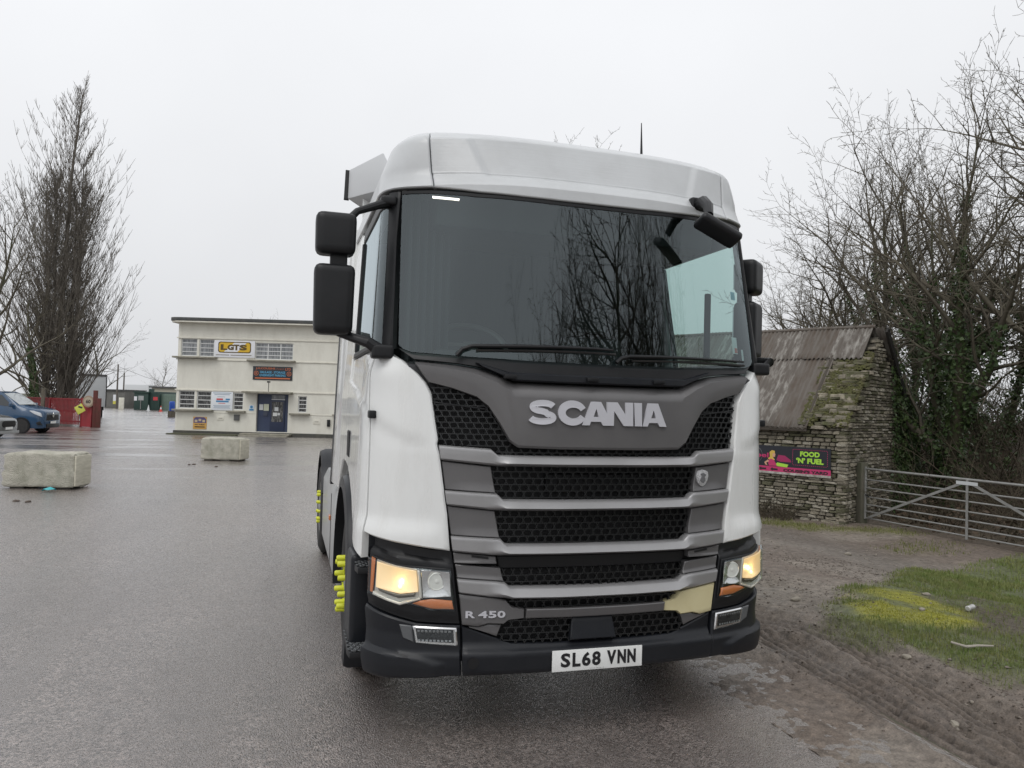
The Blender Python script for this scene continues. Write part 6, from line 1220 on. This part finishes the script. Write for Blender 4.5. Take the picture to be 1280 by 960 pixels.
def plant_tree(key, x, y, z, rz, sc, label, group=None, ivy=None, name='bare_tree'):
    r = empty(name, (x, y, z), rz); r.scale = (sc,)*3; tag(r, label, 'tree', group)
    for nm, me in (('trunk', TREES[key][0]), ('crown', TREES[key][1])): o = bpy.data.objects.new(nm, me); COL.objects.link(o); o.parent = r
    if ivy: o = bpy.data.objects.new('ivy', ivy); COL.objects.link(o); o.parent = r
    return r
IV_B = ivy_on('b', 9500, 5.2, 3, .22, .08); IV_C = ivy_on('c', 8000, 5.6, 4, .22, .08); IV_A = ivy_on('a', 4000, 3.5, 5, .18); IV_D = ivy_on('d', 9000, 5.5, 6, .22, .13, 0)
def pt(px, D): x, y = at(px, D); return x, y, vz(x, y) if 1.2 < x < 25 and -3 < y < 25 else gz1(x, y)
for key, px_, D, rz, sc, lb, iv in (('a', 1088, 21.5, 2.2, .96, 'tall bare tree with spreading crown rising behind the barn roof', None), ('b', 1182, 17.8, 2.1, .98, 'many stemmed ivy clad tree behind the middle of the field gate', IV_B), ('c', 1243, 20.5, 4.0, 1.06, 'ivy clad bare tree in the wood right of the gate', IV_C),
        ('a', 1360, 15.5, 3.9, 1.30, 'large bare tree whose branches reach over the field gate', IV_A), ('c', 1128, 24., 1.2, 1.05, 'slender bare tree deep in the wood behind the barn', IV_C), ('b', 1015, 27., 5.0, .78, 'low bare tree seen over the rusty barn roof', None), ('b', 985, 36., .4, .72, 'distant bare tree between the lorry mirror and the barn', None), ('c', 1205, 30., 2.6, 1.0, 'thin bare tree far back in the wood', IV_C)):
    x, y, z = pt(px_, D); plant_tree(key, x, y, z, rz, sc, lb, 'bare trees in the wood behind the barn', iv)
x, y, z = pt(78, 54); plant_tree('p', x, y, z, 0, 1.0, 'very tall upright bare poplar behind the red fence', None, None, 'poplar_tree')
x, y, z = pt(-14, 44); plant_tree('d', x, y, z, .5, 1.12, 'broad bare tree at the left of the poplar', None, IV_D)
x, y, z = pt(44, 51); plant_tree('d', x, y, z, 2.9, .82, 'ivy clad bare tree beside the foot of the poplar', None, IV_D)
x, y, z = pt(118, 66); plant_tree('d', x, y, z, 4.2, .72, 'bare tree leaning out behind the scuffed white trailer', None)
x, y, z = pt(205, 125); plant_tree('d', x, y, z, 1.1, .62, 'faint bare tree behind the low cream shed', None)
x, y, z = pt(196, 130); plant_tree('d', x, y, z, 3.1, .42, 'faint low bare tree beside the cream shed', None)
x, y, z = pt(330, 62); plant_tree('b', x, y, z, 1.1, .93, 'bare tree top showing over the office roof', None)
x, y, z = pt(752, 40); plant_tree('c', x, y, z, 1.9, 1.9, 'bare tree whose top twigs show above the lorry roof', None)
# the trees across the road, behind the camera: they are what the windscreen mirrors
for i, (key, x, y, rz, sc) in enumerate((('r', 4.6, -17, 2.0, 1.15), ('r', 7.8, -16.5, 4.1, 1.55), ('r', 10.9, -17, 1.3, 1.75), ('r', 15, -17, 3.9, 1.8), ('c', 9.0, -30, .9, 1.3), ('p', 2.3, -62, 0, .55), ('a', 16, -30, 5.0, 1.3), ('b', 22, -28, 5.0, 1.3))):
    plant_tree(key, x, y, gz1(x, y), rz, sc, 'bare tree across the road, mirrored in the lorry windscreen', 'bare trees across the road', None, 'poplar_tree' if key == 'p' else 'bare_tree')
# ivy over the far slope of the gable, and the tangled undergrowth of the wood
rgn = np.random.default_rng(8); n = 5000; t = rgn.random(n); bq = GW*.62 + rgn.random(n)*GW*.5; top_ = EH + (RH-EH)*np.minimum(bq, np.maximum(GW-bq, 0))/(GW/2); zq = rgn.random(n)**.8*(top_+.2); keep = (rgn.random(n) < np.clip((bq-GW*.62)/1.1+.1, 0, 1))
loc = np.stack([bq, -.05 - rgn.random(n)*.10*(bq/GW), zq], -1)[keep]
me = leaf_mesh('ivy', loc, np.tile(np.array([[0, -1., .3]]), (len(loc), 1)), .075, 9, M_IVY); o = bpy.data.objects.new('wall_ivy', me); COL.objects.link(o); o.parent = barn; o['kind'] = 'stuff'
S_ = []; rg = random.Random(77)
def bramble(n, xr, yr, hmin, hmax, keep, r0=.008):
    for i in range(n):
        x = rg.uniform(*xr); y = rg.uniform(*yr)
        if not keep(x, y): continue
        p = Vector((x, y, vzf(x, y)-.03)); d = Vector((rg.gauss(0, .45), rg.gauss(0, .45), 1)).normalized(); L_ = rg.uniform(hmin, hmax); m_ = 6; bend = Vector((rg.gauss(0, .3), rg.gauss(0, .3), -.12))
        for j in range(m_):
            d = (d + bend*.35 + Vector((rg.gauss(0, .1), rg.gauss(0, .1), 0))).normalized(); q = p + d*L_/m_; S_.append((p, q, r0*(1-.6*j/m_), r0*(1-.6*(j+1)/m_), 1))
            for _ in range(2):
                if rg.random() < .55: e = (d + Vector((rg.gauss(0, 1), rg.gauss(0, 1), rg.gauss(0, .6)))*.8).normalized(); S_.append((p, p + e*L_*rg.uniform(.08, .25), r0*.5, r0*.3, 2))
            p = q
_zt = None
def vzf(x, y):
    b = max(0, min((x*.9+y*.3-13.2)/6, 1)); t = max(0, min((x-3.2)/5, 1)); return -.42*t*t*(3-2*t) + b*b*1.6
behind = lambda x, y: (x - 9.75 - (6.5-y)*.11) > .35 and not ((Vector((x, y, 0))-Vector((BO.x, BO.y, 0))).dot(AX) > -.15 and (Vector((x, y, 0))-Vector((BO.x, BO.y, 0))).dot(BX) < GW+.25)
bramble(3600, (10.2, 24), (1.5, 20), .5, 2.4, behind)
bramble(260, (11.5, 22), (3, 18), 2.5, 4.5, behind, .014)
P0 = np.array([s[0][:] for s in S_]); P1 = np.array([s[1][:] for s in S_]); R0 = np.array([s[2] for s in S_]); R1 = np.array([s[3] for s in S_])
o = bpy.data.objects.new('undergrowth', segs_to_mesh('undergrowth', P0, P1, R0, R1, 3, mat('bramble_stem', (.085, .062, .045), .9, col2=(.06, .055, .03), nscale=1))); COL.objects.link(o); tag(o, 'tangled brown brambles and saplings filling the wood beyond the gate', 'undergrowth', kind='stuff')
n = 26000; X = rgn.uniform(10., 26, n); Y = rgn.uniform(0, 22, n); k = np.array([behind(a, b) for a, b in zip(X, Y)]); X = X[k]; Y = Y[k]; Z = np.array([vzf(a, b) for a, b in zip(X, Y)]) + rgn.random(len(X))**3*.5 + .01
o = bpy.data.objects.new('leaf_litter', leaf_mesh('leaf_litter', np.stack([X, Y, Z], -1), np.tile(np.array([[0, 0, 1.]]), (len(X), 1)), .09, 12, mat('dead_leaf', (.095, .060, .036), .85, col2=(.06, .045, .03), nscale=3))); COL.objects.link(o); tag(o, 'dead brown leaves covering the bank beyond the gate', 'leaves', kind='stuff')
n = 16000; X = rgn.uniform(11.5, 26, n); Y = rgn.uniform(2, 24, n); cl = noise2(X, Y, 55, 3, .55); k = np.array([behind(a, b) for a, b in zip(X, Y)]) & (cl > .52); X = X[k]; Y = Y[k]; Z = np.array([vzf(a, b) for a, b in zip(X, Y)]) + rgn.random(len(X))*1.3*(noise2(X, Y, 56, 2, .8)+.3)
o = bpy.data.objects.new('evergreen_bushes', leaf_mesh('evergreen_bushes', np.stack([X, Y, Z], -1), rgn.normal(0, 1, (len(X), 3)), .10, 13, M_IVY)); COL.objects.link(o); tag(o, 'dark ivy and evergreen bushes massed on the wooded bank', 'bushes', kind='stuff')
hg = bpy.data.objects.new('hedgerow', bpy.data.objects['undergrowth'].data); COL.objects.link(hg); hg.location = (-7.5, -31.0, .1); tag(hg, 'tangled brown hedgerow across the road facing the lorry', 'hedgerow', kind='stuff')
hb = bpy.data.objects.new('hedge_ivy', bpy.data.objects['evergreen_bushes'].data); COL.objects.link(hb); hb.location = (-7.5, -31.0, .1); tag(hb, 'dark evergreen leaves in the hedgerow facing the lorry', 'bushes', kind='stuff')
# rough stems at the foot of the barn wall and weeds along the office plinth
S_ = []; rg = random.Random(5)
for i in range(520):
    u = rg.uniform(.9, 3.2); q = BO + AX*u - BX*rg.uniform(.02, .55); p = Vector((q.x, q.y, vz(q.x, q.y) if i % 6 == 0 else -.40)); d = Vector((rg.gauss(0, .5), rg.gauss(0, .5), 1)).normalized(); L_ = rg.uniform(.12, .5)
    for j in range(3): d = (d + Vector((rg.gauss(0, .2), rg.gauss(0, .2), -.1))).normalized(); e = p + d*L_/3; S_.append((p, e, .006, .004, 1)); p = e
P0 = np.array([s[0][:] for s in S_]); P1 = np.array([s[1][:] for s in S_]); R0 = np.array([s[2] for s in S_]); R1 = np.array([s[3] for s in S_])
o = bpy.data.objects.new('dead_weeds', segs_to_mesh('dead_weeds', P0, P1, R0, R1, 3, mat('dead_weed', (.075, .06, .04), .9))); COL.objects.link(o); tag(o, 'dead brown weeds along the foot of the barn front', 'weeds', kind='stuff')
